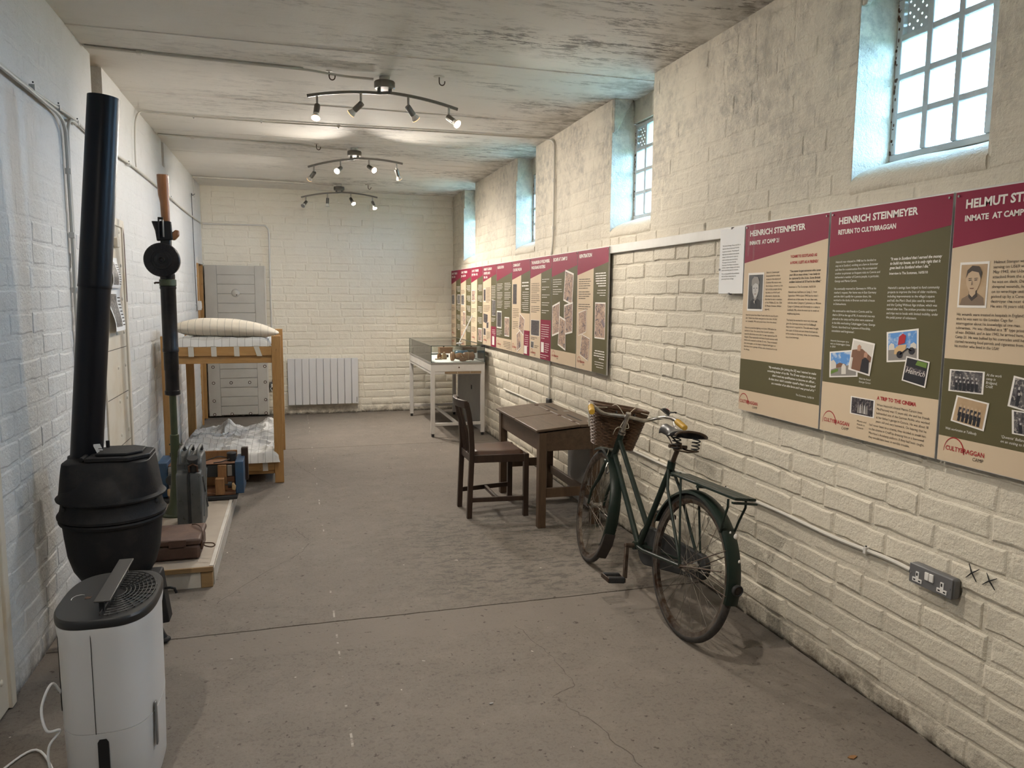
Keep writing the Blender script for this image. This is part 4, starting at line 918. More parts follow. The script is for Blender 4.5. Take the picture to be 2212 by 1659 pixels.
for (x0, x1, y0, y1) in ((CX0 + .004, CX1 - .004, CY0 + .004, CY0 + .008), (CX0 + .004, CX1 - .004, CY1 - .010, CY1 - .006), (CX0 + .004, CX0 + .008, CY0 + .008, CY1 - .01), (CX1 - .008, CX1 - .004, CY0 + .008, CY1 - .01)): MB().box(x0, x1, y0, y1, g0, g1).build('glass_side', 'glass', t, smooth=False)
MB().box(CX0 + .001, CX1 - .001, CY0 + .001, CY1 - .001, g1, g1 + .004).build('glass_top', 'glass', t, smooth=False)
for a, b in (((CX0, CY0), (CX1, CY0)), ((CX0, CY1), (CX1, CY1)), ((CX0, CY0), (CX0, CY1)), ((CX1, CY0), (CX1, CY1))): MB().bar((*a, g1 + .002), (*b, g1 + .002), .005, .007).build('glass_edge', 'glass_edge', t, smooth=False)
for x in (CX0 + .003, CX1 - .003):
    for y in (CY0 + .003, CY1 - .003): MB().box(x - .003, x + .003, y - .003, y + .003, g0, g1).build('glass_edge', 'glass_edge', t, smooth=False)
MB().box(CX1 - .045, CX1 + .004, CY0 - .004, CY0 + .03, g1 - .012, g1 + .008).build('corner_clip', 'black', t, bevel=.003)
MB().cyl((1.825, CY0 - .004, .80), (1.825, CY0 + .002, .80), .009, n=12).build('keyhole', 'rust', t)
for k in range(3): MB().box(1.66 + k * .15, 1.805 + k * .15, CY0 + .0005, CY0 + .005, .728, .752).build('tape_strip', 'brown_board', t, smooth=False)
# things lying in the case
M['turned_wood'] = wood('turned_wood', (.30, .15, .065), (.20, .09, .04), .4, (3, 3, 3)); M['pale_wood'] = wood('pale_wood', (.42, .29, .15), (.34, .22, .11), .5, (4, 4, 4))
M['blue_tin'] = mk('blue_tin', (.07, .17, .30), .35, col2=(.12, .22, .32), vscale=20); M['grey_green'] = mk('grey_green', (.16, .17, .15), .6); M['string'] = mk('string', (.55, .50, .40), .8)
t = thing('wooden_toy', 'large turned wooden toy with a drilled disc end, at the front of the case', 'wooden toy', (1.90, 8.62, .856))
ax = Matrix.Translation((1.765, 8.60, .915)) @ Matrix.Rotation(PI / 2, 4, 'Y')
MB().lathe([(.001, -.004), (.048, -.004), (.054, .004), (.054, .028), (.042, .036), (.030, .046), (.036, .07), (.042, .10), (.036, .13), (.03, .14)], 26, ax).build('disc_end', 'turned_wood', t)
MB().cyl((1.759, 8.60, .915), (1.762, 8.60, .915), .006, n=10).build('hole', 'black_matt', t)
MB().lathe([(.03, .138), (.044, .15), (.050, .175), (.050, .20), (.046, .235), (.052, .25), (.052, .262), (.034, .275), (.02, .285), (.001, .288)], 26, ax).build('body', 'turned_wood', t)
MB().lathe([(.051, .19), (.0525, .195), (.051, .20)], 26, ax).build('pale_band', 'pale_wood', t)
MB().lathe([(.001, 0), (.018, .004), (.024, .03), (.020, .07), (.012, .085), (.001, .088)], 16, Matrix.Translation((1.855, 8.56, .882)) @ Matrix.Rotation(PI / 2, 4, 'Y') @ Matrix.Rotation(.35, 4, 'X')).build('peg', 'turned_wood', t)
MB().tube(smooth_path([(1.87, 8.548, .94), (1.885, 8.54, .92), (1.90, 8.545, .895), (1.905, 8.55, .87)]), .003, 6).build('cord', 'string', t)
for (x, y, h, r, lab) in ((1.70, 8.98, .075, .030, 'small dark wooden figure left in the case'), (1.748, 8.93, .082, .034, 'small pale wooden figure beside the dark one in the case')):
    f = thing('wooden_figure', lab, 'wooden figure', (x, y, .856), group='small wooden figures in the case')
    MB().lathe([(.001, 0), (r * .8, 0), (r, .012), (r * .95, h * .6), (r * .6, h * .82), (.001, h * .84)], 16, Matrix.Translation((x, y, .856))).build('body', 'turned_wood' if x < 1.72 else 'pale_wood', f)
    MB().ball((x, y, .856 + h * .9), r * .42, 8).build('head', 'pale_wood', f)
f = thing('crossed_sticks', 'little crossed wooden sticks in front of the figures in the case', 'sticks', (1.66, 8.86, .856))
MB().bar((1.625, 8.86, .864), (1.715, 8.88, .864), .010, .012).build('stick', 'pale_wood', f, bevel=.002); MB().bar((1.66, 8.82, .876), (1.70, 8.92, .876), .010, .012).build('stick', 'pale_wood', f, bevel=.002)
f = thing('wooden_box', 'brown wooden box at the back of the case', 'wooden box', (1.96, 9.93, .856))
MB().box(1.87, 2.045, 9.86, 9.99, .856, .925).build('box', 'turned_wood', f, bevel=.003); MB().box(1.866, 2.049, 9.856, 9.994, .925, .934).build('lid', 'turned_wood', f, bevel=.003); MB().cyl((1.935, 9.92, .934), (1.935, 9.92, .965), .010, .007, n=10).build('knob', 'rust', f)
single(MB().box(1.99, 2.085, 9.50, 9.60, .856, .925), 'metal_tin', 'grey_green', 'grey green tin behind the blue tin in the case', 'tin', (2.04, 9.55, .856), bevel=.006)
f = thing('blue_tin', 'blue oval tin behind the turned toy in the case', 'tin', (1.99, 9.02, .856))
MB().lathe([(.001, 0), (.075, 0), (.078, .01), (.078, .075), (.072, .082), (.001, .084)], 26, Matrix.Translation((1.985, 9.02, .856)) @ Matrix.Diagonal((1.0, .55, 1, 1))).build('body', 'grey_green', f); MB().lathe([(.080, .066), (.081, .084), (.07, .094), (.001, .097)], 26, Matrix.Translation((1.985, 9.02, .856)) @ Matrix.Diagonal((1.0, .55, 1, 1))).build('lid', 'blue_tin', f)
f = thing('carved_knife', 'long dark carved blade lying towards the back of the case', 'knife', (1.74, 9.62, .856))
MB().prism([(1.60, 9.60), (1.80, 9.645), (1.86, 9.69), (1.80, 9.69), (1.60, 9.66)], lambda u, v, w: (u, v, .857 + w), .018).build('blade', 'grey_green', f, bevel=.004); MB().bar((1.54, 9.60, .868), (1.61, 9.63, .868), .03, .022).build('handle', 'turned_wood', f, bevel=.006)
single(MB().prism([(1.80, 9.18), (1.86, 9.22), (1.845, 9.27)], lambda u, v, w: (u, v, .857 + w), .03), 'dark_wedge', 'black_matt', 'small black wedge beside the pale figure in the case', 'wedge', (1.835, 9.22, .857), bevel=.002)
for (x, y, lab) in ((1.60, 9.35, 'white caption card on the left of the case floor'), (1.66, 9.75, 'white caption card near the back of the case')):
    c = thing('caption_card', lab, 'card', (x, y, .857), group='caption cards in the case'); MB().box(x - .03, x + .03, y - .045, y + .045, .857, .859).build('card', 'paper_white', c, smooth=False)
    for k in range(4): MB().box(x - .022, x + .02, y - .03 + k * .017, y - .025 + k * .017, .859, .8593).build('text_line', 'ink', c, smooth=False)
# white card holder leaning above the case lid
t = thing('leaning_card', 'narrow white acrylic card stand tilted back on the glass case', 'card stand', (1.94, 8.95, 1.05))
MB().bar((1.905, 8.82, 1.056), (2.105, 8.98, 1.375), .030, .012, up=(1, 0, 0)).build('card', 'white_card', t, bevel=.002); MB().bar((1.90, 8.84, 1.0525), (1.95, 8.93, 1.0525), .05, .005).build('foot', 'white_card', t, smooth=False)
# ------------------------------------------------------------------ chair
M['dark_oak'] = wood('dark_stained_oak', (.050, .028, .018), (.028, .016, .011), .38, (7, 7, .8), .08)
M['leather'] = mk('brown_leather', (.085, .042, .026), .38, col2=(.055, .028, .018), vscale=9, bump=.15, bscale=120)
t = thing('dining_chair', 'dark wooden chair with slatted back and brown leather seat, facing the desk', 'chair', (1.41, 5.40, 0))
def post(y):
    pts = [(1.203, 0), (1.210, .2), (1.219, .40), (1.222, .52), (1.214, .66), (1.196, .78), (1.178, .855)]; R = []
    for x, z in pts: w = .018; R.append([(x - w, y - .017, z), (x + w, y - .017, z), (x + w, y + .017, z), (x - w, y + .017, z)])
    return MB().loft(R)
for y in (5.215, 5.545): post(y).build('back_post', 'dark_oak', t, bevel=.003)
for y in (5.185, 5.615): MB().box(1.603, 1.641, y - .018, y + .018, 0, .468).build('front_leg', 'dark_oak', t, bevel=.003)
R = []
for i in range(9):
    u = i / 8; y = 5.196 + u * .368; bow = -.035 * math.sin(PI * u); R.append([(1.166 + bow, y, .812), (1.196 + bow, y, .812), (1.188 + bow, y, .866), (1.160 + bow, y, .868)])
MB().loft(R).build('top_rail', 'dark_oak', t, bevel=.004)
for u in (.28, .5, .72):
    y = 5.20 + u * .36; b = -.035 * math.sin(PI * u)
    MB().tube([(1.224, y, .47), (1.216 + b * .3, y, .60), (1.198 + b * .7, y, .72), (1.180 + b, y, .83)], .0105, 4).build('back_slat', 'dark_oak', t)
for y0, y1, in ((5.196, 5.218), (5.545, 5.567)):
    a = 5.185 if y0 < 5.3 else 5.615; b = 5.215 if y0 < 5.3 else 5.545
    MB().bar((1.235, b, .438), (1.605, a, .438), .022, .055).build('seat_rail', 'dark_oak', t, bevel=.002); MB().bar((1.225, b, .135), (1.605, a, .135), .020, .034).build('side_stretcher', 'dark_oak', t, bevel=.002)
MB().box(1.612, 1.634, 5.20, 5.60, .411, .466).build('seat_rail', 'dark_oak', t, bevel=.002); MB().box(1.212, 1.232, 5.23, 5.53, .411, .466).build('seat_rail', 'dark_oak', t, bevel=.002)
MB().bar((1.415, 5.20, .135), (1.415, 5.58, .135), .022, .026).build('cross_stretcher', 'dark_oak', t, bevel=.002)
def seat(u, v):
    x = 1.238 + u * .382; hw = .155 + .04 * u; y = 5.39 + (v - .5) * 2 * hw + .008 * u; e = min(1, min(u, 1 - u, v, 1 - v) / .12)
    return (x, y, .462 + .030 * math.sqrt(max(0, 1 - (1 - e) ** 2)) - .010 * math.sin(PI * u) * math.sin(PI * v))
MB().grid(20, 20, seat).build('leather_seat', 'leather', t)

# ------------------------------------------------------------------ double school desk
M['desk_wood'] = wood('worn_desk_oak', (.105, .066, .039), (.058, .034, .020), .45, (5, .8, 5), .12); M['desk_leg'] = wood('desk_leg_oak', (.115, .072, .042), (.065, .038, .022), .45, (7, 7, .8), .1)
M['desk_top'] = wood('worn_desk_lid', (.125, .086, .055), (.072, .046, .028), .42, (5, .8, 5), .12)
t = thing('school_desk', 'old double wooden school desk with two sloping lids', 'desk', (1.85, 5.38, 0))
for x in (1.612, 2.012):
    for y in (4.85, 5.845): MB().box(x, x + .056, y, y + .056, 0, .676 if x < 1.8 else .700).build('leg', 'desk_leg', t, bevel=.003)
MB().box(1.622, 1.64, 4.90, 5.85, .545, .672).build('front_apron', 'desk_wood', t, bevel=.002); MB().box(2.04, 2.058, 4.90, 5.85, .545, .70).build('back_apron', 'desk_wood', t, bevel=.002)
for y in (4.858, 5.872): MB().prism([(1.66, .545), (2.02, .545), (2.02, .702), (1.95, .700), (1.66, .678)], lambda u, v, w: (u, y + w, v), .02).build('end_panel', 'desk_wood', t, bevel=.002)
for y in (4.868, 5.862): MB().box(1.66, 2.02, y, y + .022, .212, .279).build('end_stretcher', 'desk_leg', t, bevel=.002)
MB().box(2.036, 2.058, 4.90, 5.85, .150, .215).build('long_stretcher', 'desk_wood', t, bevel=.002)
MB().box(1.63, 2.05, 4.88, 5.88, .560, .572).build('well_floor', 'desk_wood', t, smooth=False)
def slope(x): return .682 + (x - 1.588) * (.710 - .682) / (1.912 - 1.588)
for y0, y1 in ((4.835, 5.377), (5.387, 5.915)): MB().prism([(1.588, slope(1.588)), (1.905, slope(1.905)), (1.905, slope(1.905) + .018), (1.588, slope(1.588) + .018)], lambda u, v, w: (u, y0 + w, v), y1 - y0).build('lid', 'desk_top', t, bevel=.004)
for y0, y1 in ((4.835, 5.915),): MB().box(1.910, 2.075, y0, y1, .708, .7275).build('top_ledge', 'desk_top', t, bevel=.004)
for y in (4.98, 5.50): MB().box(1.965, 1.982, y, y + .30, .7276, .7281).build('pen_groove', 'black_matt', t, smooth=False)
for y in (4.92, 5.42): MB().box(2.005, 2.045, y, y + .05, .7276, .7290).build('inkwell_slide', 'steel', t, smooth=False)
for y in (4.95, 5.25, 5.50, 5.80): MB().box(1.893, 1.922, y, y + .035, .726, .7295).build('hinge', 'rust', t, smooth=False)
# grey boards standing against the wall
M['grey_board'] = mk('grey_painted_board', (.30, .29, .27), .6, col2=(.25, .24, .225), vscale=4)
t = thing('wall_board', 'tall grey board against the wall under the glass case', 'board', (2.17, 9.35, 0)); MB().box(2.155, 2.178, 8.745, 9.98, .0, .70).build('board', 'grey_board', t, bevel=.003); MB().box(2.150, 2.156, 9.2, 9.24, .45, .5).build('handle_plate', 'black_matt', t, smooth=False); MB().box(2.146, 2.18, 9.98, 10.02, 0, .72).build('edge_batten', 'white_paint', t, bevel=.003)
t = thing('wall_board', 'grey board against the wall behind the school desk', 'board', (2.17, 5.5, 0)); MB().box(2.150, 2.178, 5.27, 5.72, .0, .52).build('board', 'grey_board', t, bevel=.003); MB().box(2.146, 2.180, 5.25, 5.275, 0, .53).build('edge_batten', 'grey_board', t, bevel=.003)

# ------------------------------------------------------------------ bicycle: built upright in its own frame (x right, y forward, z up from the ground line), then leaned
M['bike_green'] = mk('dark_green_enamel', (.010, .019, .014), .38, col2=(.018, .022, .017), vscale=14, lo=.45, hi=.8, bump=.08, bscale=80, spec=.3)
M['tyre'] = mk('old_tyre_rubber', (.022, .020, .018), .75, col2=(.05, .042, .035), vscale=30, bump=.3, bscale=150)
M['rim'] = mk('rusty_chrome_rim', (.26, .23, .20), .35, .9, col2=(.085, .048, .03), vscale=18, lo=.4, hi=.65)
M['spoke'] = mk('dull_spoke', (.20, .18, .15), .4, .8); M['grip'] = mk('yellow_grip', (.50, .30, .03), .5, col2=(.42, .24, .03), vscale=30)
M['wicker'] = wood('wicker', (.115, .060, .030), (.060, .031, .016), .55, (9, 9, 9), .2); M['saddle'] = mk('black_saddle_leather', (.018, .018, .020), .32, bump=.1, bscale=60)
M['bike_rust'] = mk('rusty_chrome', (.11, .085, .065), .45, .7, col2=(.06, .034, .022), vscale=25)
M['flap'] = mk('perished_rubber', (.028, .021, .017), .8)
bike = thing('bicycle', 'dark green roadster bicycle with wicker basket and yellow grips, leaning on the wall', 'bicycle', (1.738, 3.072, 0))
LEAN = math.radians(7.2)
bike.rotation_euler = Euler((0, LEAN, math.radians(1.4)), 'XYZ')
RW, WB = .345, 1.10
STEER = math.radians(-9); HT = math.radians(22)     # steering to the right, head tube rake
front = Vector((0, WB, 0)); head_ax = Vector((0, -math.sin(HT), math.cos(HT)))
hub_f = Vector((0, WB, RW)); head_lo = Vector((0, .955, .665)); head_hi = head_lo + head_ax * .175
S = Matrix.Translation(head_lo) @ Matrix.Rotation(STEER, 4, head_ax) @ Matrix.Translation(-head_lo)
def bp(mb, name, mat, parent=None, steer=False, **kw):
    if steer: mb.v = [S @ v for v in mb.v]
    return mb.build(name, mat, parent or bike, world=False, **kw)
def wheel(c, steer, spn=32):
    ay = Matrix.Translation(c) @ Matrix.Rotation(PI / 2, 4, 'Y')
    pr = [(RW - .019 + .019 * math.cos(a), .0175 * math.sin(a)) for a in [2 * PI * i / 10 for i in range(11)]]
    w = bp(MB().lathe(pr, 64, ay), 'tyre', 'tyre', steer=steer)
    bp(MB().lathe([(RW - .036, -.014), (RW - .026, -.016), (RW - .048, -.009), (RW - .048, .009), (RW - .026, .016), (RW - .036, .014)], 64, ay), 'rim', 'rim', steer=steer)
    mb = MB(); rr = random.Random(4)
    for i in range(spn):
        a = 2 * PI * i / spn; sd = 1 if i % 2 else -1; b = a + (1.15 if (i // 2) % 2 else -1.15)
        mb.cyl(c + Vector((sd * .028, .022 * math.cos(b), .022 * math.sin(b))), c + Vector((sd * .004, (RW - .046) * math.cos(a), (RW - .046) * math.sin(a))), .0011, n=5, cap=False)
    tag(bp(mb, 'spokes', 'spoke', steer=steer), kind='stuff')
    bp(MB().lathe([(.001, -.05), (.008, -.05), (.008, -.036), (.024, -.034), (.024, -.028), (.014, -.024), (.014, .024), (.024, .028), (.024, .034), (.008, .036), (.008, .05), (.001, .05)], 20, ay), 'hub', 'chrome', steer=steer)
hub_r = Vector((0, 0, RW)); wheel(hub_r, False); wheel(hub_f, True)
def mudguard(c, a0, a1, steer, name, n=28):
    R = []
    for i in range(n + 1):
        a = a0 + (a1 - a0) * i / n; rr = RW + .016
        R.append([c + Vector((x, (rr - d) * math.cos(a), (rr - d) * math.sin(a))) for x, d in ((-.034, .018), (-.031, .006), (-.018, 0), (0, -.002), (.018, 0), (.031, .006), (.034, .018), (.031, .019), (.018, .004), (0, .002), (-.018, .004), (-.031, .019))])
    return bp(MB().loft(R), name, 'bike_green', steer=steer)
mudguard(hub_r, math.radians(20), math.radians(188), False, 'rear_mudguard')
mudguard(hub_f, math.radians(66), math.radians(208), True, 'front_mudguard')
bp(MB().prism([(WB - .315, .215), (WB - .275, .10), (WB - .345, .20), (WB - .36, .27)], lambda u, v, w: (-.032 + w, u, v), .064), 'mud_flap', 'flap', steer=True, bevel=.004)
bp(MB().box(-.016, .016, WB + .10, WB + .17, RW * 2 + .01, RW * 2 + .018), 'mudguard_tip', 'bike_green', steer=True) if False else None
BB = Vector((0, .50, .285)); SC_ = Vector((0, .30, .76)); ST = Vector((0, .262, .855))
tubes = [('down_tube', head_lo + head_ax * .035, BB + Vector((0, .01, 0)), .0155), ('upper_down_tube', head_lo + head_ax * .135, BB + (SC_ - BB) * .26, .0145), ('seat_tube', BB, SC_, .0155), ('head_tube', head_lo, head_hi, .0185)]
for nm, a, b, r in tubes: bp(MB().cyl(a, b, r, n=16), nm, 'bike_green')
bp(MB().cyl(BB + Vector((-.036, 0, 0)), BB + Vector((.036, 0, 0)), .022, n=18), 'bottom_bracket', 'bike_green')
for sx in (-1, 1):
    bp(MB().tube([SC_ + Vector((sx * .012, 0, -.01)), SC_ + Vector((sx * .036, -.06, -.10)), hub_r + Vector((sx * .052, 0, .0))], .0075, 8), 'seat_stay', 'bike_green')
    bp(MB().tube([BB + Vector((sx * .022, -.01, 0)), BB + Vector((sx * .045, -.12, .012)), hub_r + Vector((sx * .054, 0, 0))], .0095, 10), 'chain_stay', 'bike_green')
    bp(MB().tube([head_lo + Vector((sx * .030, .01, -.02)), head_lo + Vector((sx * .044, .055, -.14)), hub_f + Vector((sx * .050, -.02, .10)), hub_f + Vector((sx * .050, 0, 0))], [.012, .012, .009, .007], 10), 'fork_blade', 'bike_green', steer=True)
    bp(MB().cyl(hub_r + Vector((sx * .040, 0, 0)), hub_r + Vector((sx * .062, 0, 0)), .011, n=6), 'axle_nut', 'bike_rust'); bp(MB().cyl(hub_f + Vector((sx * .036, 0, 0)), hub_f + Vector((sx * .058, 0, 0)), .010, n=6), 'axle_nut', 'bike_rust', steer=True)
    # mudguard stays
    for a in (math.radians(150), math.radians(182)): bp(MB().cyl(hub_r + Vector((sx * .052, 0, 0)), hub_r + Vector((sx * .034, (RW + .005) * math.cos(a), (RW + .005) * math.sin(a))), .0024, n=6), 'mudguard_stay', 'bike_rust')
    bp(MB().cyl(hub_f + Vector((sx * .050, 0, 0)), hub_f + Vector((sx * .034, (RW + .005) * math.cos(3.3), (RW + .005) * math.sin(3.3))), .0022, n=6), 'mudguard_stay', 'bike_rust', steer=True)
bp(MB().box(-.046, .046, head_lo.y - .012, head_lo.y + .03, head_lo.z - .035, head_lo.z - .008), 'fork_crown', 'bike_green', steer=True, bevel=.008)
bp(MB().cyl(head_hi, head_hi + head_ax * .012, .022, n=18).cyl(head_hi + head_ax * .016, head_hi + head_ax * .024, .020, n=18), 'headset', 'chrome')
stem_top = head_hi + head_ax * .135
bp(MB().cyl(head_hi + head_ax * .02, stem_top, .0125, n=14).cyl(stem_top + head_ax * -.004, stem_top + head_ax * .004, .0155, n=14), 'stem', 'chrome', steer=True)
# handlebar: north-road bend, grips swept back
hb = stem_top + Vector((0, .03, -.02))
right = smooth_path([hb, hb + Vector((.06, .012, -.004)), hb + Vector((.13, .025, -.006)), hb + Vector((.19, .010, .020)), hb + Vector((.235, -.045, .040)), hb + Vector((.255, -.12, .035)), hb + Vector((.268, -.20, .015))], 6)
left = [Vector((2 * hb.x - p.x, p.y, p.z)) for p in right]
bp(MB().tube(list(reversed(left)) + right[1:], .0112, 12), 'handlebar', 'chrome', steer=True)
bp(MB().cyl(stem_top + Vector((0, 0, -.02)), hb, .012, n=10), 'bar_clamp', 'chrome', steer=True)
for path in (left, right):
    a, b = path[-1], path[-8]; d = (a - b).normalized(); g0_, g1_ = b + d * .02, a + d * .025
    gp = bp(MB().tube([g0_, g0_ + (g1_ - g0_) * .04, g0_ + (g1_ - g0_) * .5, g0_ + (g1_ - g0_) * .96, g1_], [.012, .0165, .0175, .0165, .013], 14), 'grip', 'grip', steer=True)
    for k in range(5): bp(MB().tube([S.inverted() @ (S @ (g0_ + (g1_ - g0_) * (.2 + .12 * k)) + Vector((0, 0, 0))) + Vector((0.0172 * math.cos(q), 0, .0172 * math.sin(q))) for q in [2 * PI * i / 12 for i in range(12)]], .0012, 4, closed=True), 'grip_ring', 'grip', gp, steer=True)
    sx = 1 if path is right else -1
    q = path[-9]
    bp(MB().tube(smooth_path([q + Vector((0, 0, -.012)), q + Vector((sx * .01, -.02, -.045)), q + Vector((sx * .022, -.09, -.06)), q + Vector((sx * .028, -.15, -.075 - (.03 if sx < 0 else .0)))], 5), .0045, 6), 'brake_lever', 'chrome', steer=True)
    bp(MB().tube(smooth_path([q + Vector((0, .01, -.012)), hb + Vector((sx * .10, .06, .03)), hb + Vector((sx * .05, .03, .05)), hb + Vector((sx * -.025, -.01, -.06)), head_hi + Vector((sx * .03, .03, .02)), head_lo + Vector((sx * .03, .03, .0))], 6), .0024, 6), 'brake_cable', 'string', steer=True)
bl = bp(MB().lathe([(.001, .024), (.016, .022), (.027, .012), (.030, 0), (.001, -.002)], 20, Matrix.Translation(right[22] + Vector((-.005, 0, .026))) @ Matrix.Rotation(.5, 4, 'Y')), 'bell', 'black', steer=True)
bp(MB().lathe([(.001, .026), (.012, .024), (.013, .0225)], 14, Matrix.Translation(right[22] + Vector((-.003, -.006, .026))) @ Matrix.Rotation(.5, 4, 'Y')), 'bell_decal', 'c_red', bl, steer=True); bp(MB().tube([right[22] + Vector((.02, -.01, .03)), right[22] + Vector((.045, -.02, .04)), right[22] + Vector((.055, -.02, .038))], [.003, .004, .006], 8), 'bell_lever', 'black', bl, steer=True)
# wicker basket in front of the bars: woven rows and uprights
bk0 = hb + Vector((0, .045, .012)); bw0, bw1, bd0, bd1, bh = .345, .235, .21, .15, .235
def bring(t):
    w, dd = bw0 + (bw1 - bw0) * t, bd0 + (bd1 - bd0) * t; z = bk0.z + .018 - bh * t; P = []
    for i in range(56):
        a = 2 * PI * i / 56; p = lambda q: math.copysign(abs(q) ** .55, q); P.append(Vector((w / 2 * p(math.cos(a)), bk0.y + .012 + .018 * t + dd / 2 + dd / 2 * p(math.sin(a)), z)))
    return P
bas = bp(MB().loft([bring(t) for t in (.02, .3, .6, .98)], capb=False, capt=True), 'basket', 'wicker', steer=True)
for k in range(26):
    P = bring(.02 + .96 * k / 25); c_ = sum(P, Vector()) / 56; mb = MB()
    P2 = [p + (p - c_).normalized() * (.0035 if (i // 2 + k) % 2 else -.001) for i, p in enumerate(P)]; mb.tube(P2, .0044, 5, closed=True); bp(mb, 'woven_row', 'wicker', bas, steer=True)
for t_ in (0., .02): bp(MB().tube([p + Vector((0, 0, .006)) for p in bring(t_)], .008, 8, closed=True), 'basket_rim', 'wicker', bas, steer=True)
for i in range(0, 56, 4): bp(MB().tube([bring(t_)[i] for t_ in (0, .5, 1)], .0042, 5), 'upright', 'wicker', bas, steer=True)
for sx in (-1, 1): bp(MB().tube([hb + Vector((sx * .055, .02 + .014 * math.cos(q), .0 + .02 * math.sin(q))) for q in [2 * PI * i / 12 for i in range(12)]], .003, 6, closed=True), 'cable_tie', 'black', steer=True)
# saddle, post
bp(MB().cyl(SC_, SC_ + (ST - SC_) * 1.15, .0125, n=14), 'seat_post', 'bike_rust'); bp(MB().cyl(SC_ + Vector((0, 0, -.01)), SC_ + Vector((0, -.003, .03)), .021, n=16), 'seat_clamp', 'bike_green')
s0 = ST + Vector((0, -.10, .075))
def sad(u, v):
    y = u * .285; w = .112 * (1 - min(1, u * 1.5)) ** 1.3 + .026 if u < .667 else .026; w = .024 + .088 * (.5 + .5 * math.cos(PI * min(1, u / .72))); a = PI * (v - .5) * 1.12
    end = math.sqrt(max(0., 1 - max(0, (u - .9) / .1) ** 2)) if u > .9 else (math.sqrt(max(0., 1 - ((.07 - u) / .07) ** 2)) * .25 + .75 if u < .07 else 1)
    return s0 + Vector((w * math.sin(a) * end, y, (.03 + .015 * u) * math.cos(a) * end - (.018 if u > .85 else 0) * (u - .85) / .15 + .012 * (1 - u) ** 3 - (.012 * math.sin(PI * u))))
sd_ = bp(MB().grid(22, 18, sad), 'saddle', 'saddle')
md = sd_.modifiers.new('thick', 'SOLIDIFY'); md.thickness = .006
bp(MB().tube([sad(0.0, v / 12) + Vector((0, -.002, 0)) for v in range(13)], .006, 6), 'saddle_rear_edge', 'bike_rust', sd_)
for sx in (-1, 1):
    mb = MB(); mb.tube([s0 + Vector((sx * .055 + .019 * math.cos(q), .028 + .019 * math.sin(q), -.062 + .068 * q / (2 * PI * 4))) for q in [2 * PI * 4 * i / 64 for i in range(65)]], .0032, 6); bp(mb, 'saddle_spring', 'black', sd_)
    bp(MB().tube(smooth_path([s0 + Vector((sx * .055, .03, -.064)), s0 + Vector((sx * .03, .09, -.066)), s0 + Vector((sx * .014, .17, -.03)), s0 + Vector((sx * .010, .26, .0))], 5), .0042, 6), 'saddle_rail', 'bike_rust', sd_)
bp(MB().cyl(s0 + Vector((-.05, .10, -.058)), s0 + Vector((.05, .10, -.058)), .009, n=10).cyl(s0 + Vector((.0, .09, -.07)), s0 + Vector((0, .10, -.04)), .018, n=12), 'saddle_clamp', 'bike_rust', sd_)
bp(MB().tube([s0 + Vector((-.07, .02, -.062)), s0 + Vector((0, .0, -.068)), s0 + Vector((.07, .02, -.062))], .0045, 6), 'spring_bridge', 'bike_rust', sd_)
# rear carrier
cz = 2 * RW + .055
for x in (-.036, 0, .036): bp(MB().bar((x, .20, cz), (x, -.34, cz + .012), .034, .012), 'carrier_slat', 'bike_green', bevel=.002)
for y in (.19, -.05, -.335): bp(MB().bar((-.06, y, cz - .006), (.06, y, cz - .006), .016, .008), 'carrier_bridge', 'bike_green')
bp(MB().tube([Vector((0, .20, cz)), SC_ + Vector((0, -.02, -.03))], .010, 8), 'carrier_bracket', 'bike_green')
for sx in (-1, 1):
    bp(MB().tube([(sx * .045, -.28, cz - .002), (sx * .045, -.285, cz - .035), (sx * .040, -.262, cz - .10), (sx * .036, -.245, cz - .16)], .0055, 6), 'carrier_leg', 'bike_green')
    bp(MB().tube([(sx * .045, .12, cz - .002), (sx * .052, .08, cz - .12), hub_r + Vector((sx * .058, .0, .0))], .0055, 6), 'carrier_leg', 'bike_green')
# chain case on the right, cranks, pedals
cc = [(BB.y + .105 * math.cos(a), BB.z + .105 * math.sin(a)) for a in [PI * (-.52 + 1.04 * i / 16) for i in range(17)]] + [(hub_r.y + .062 * math.cos(a), hub_r.z + .062 * math.sin(a)) for a in [PI * (.48 + 1.04 * i / 12) for i in range(13)]]
bp(MB().prism(cc, lambda u, v, w: (.042 + w, u, v), .034), 'chain_case', 'black_matt', bevel=.006)
bp(MB().cyl((.076, BB.y, BB.z), (.080, BB.y, BB.z), .05, n=24), 'chain_case_boss', 'bike_green')
ang = math.radians(-112)
for sx, a in ((-1, ang), (1, ang + PI)):
    e = BB + Vector((sx * .095, .170 * math.cos(a), .170 * math.sin(a))); c0 = BB + Vector((sx * .075, 0, 0))
    ck = bp(MB().bar(c0, e, .016, .022, up=(1, 0, 0)).cyl(BB + Vector((sx * .03, 0, 0)), BB + Vector((sx * .088, 0, 0)), .013, n=12), 'crank', 'bike_rust', bevel=.003)
    pd = bp(MB().cyl(e, e + Vector((sx * .115, 0, 0)), .008, n=8), 'pedal', 'bike_rust')
    for dy in (-.032, .032): bp(MB().box(min(e.x + sx * .018, e.x + sx * .112), max(e.x + sx * .018, e.x + sx * .112), e.y + dy - .012, e.y + dy + .012, e.z - .016, e.z + .016), 'pedal_rubber', 'black_matt', pd, bevel=.006)
    for q in (.016, .112): bp(MB().box(min(e.x + sx * q, e.x + sx * (q + .004)), max(e.x + sx * q, e.x + sx * (q + .004)), e.y - .046, e.y + .046, e.z - .012, e.z + .012), 'pedal_plate', 'bike_rust', pd, bevel=.002)
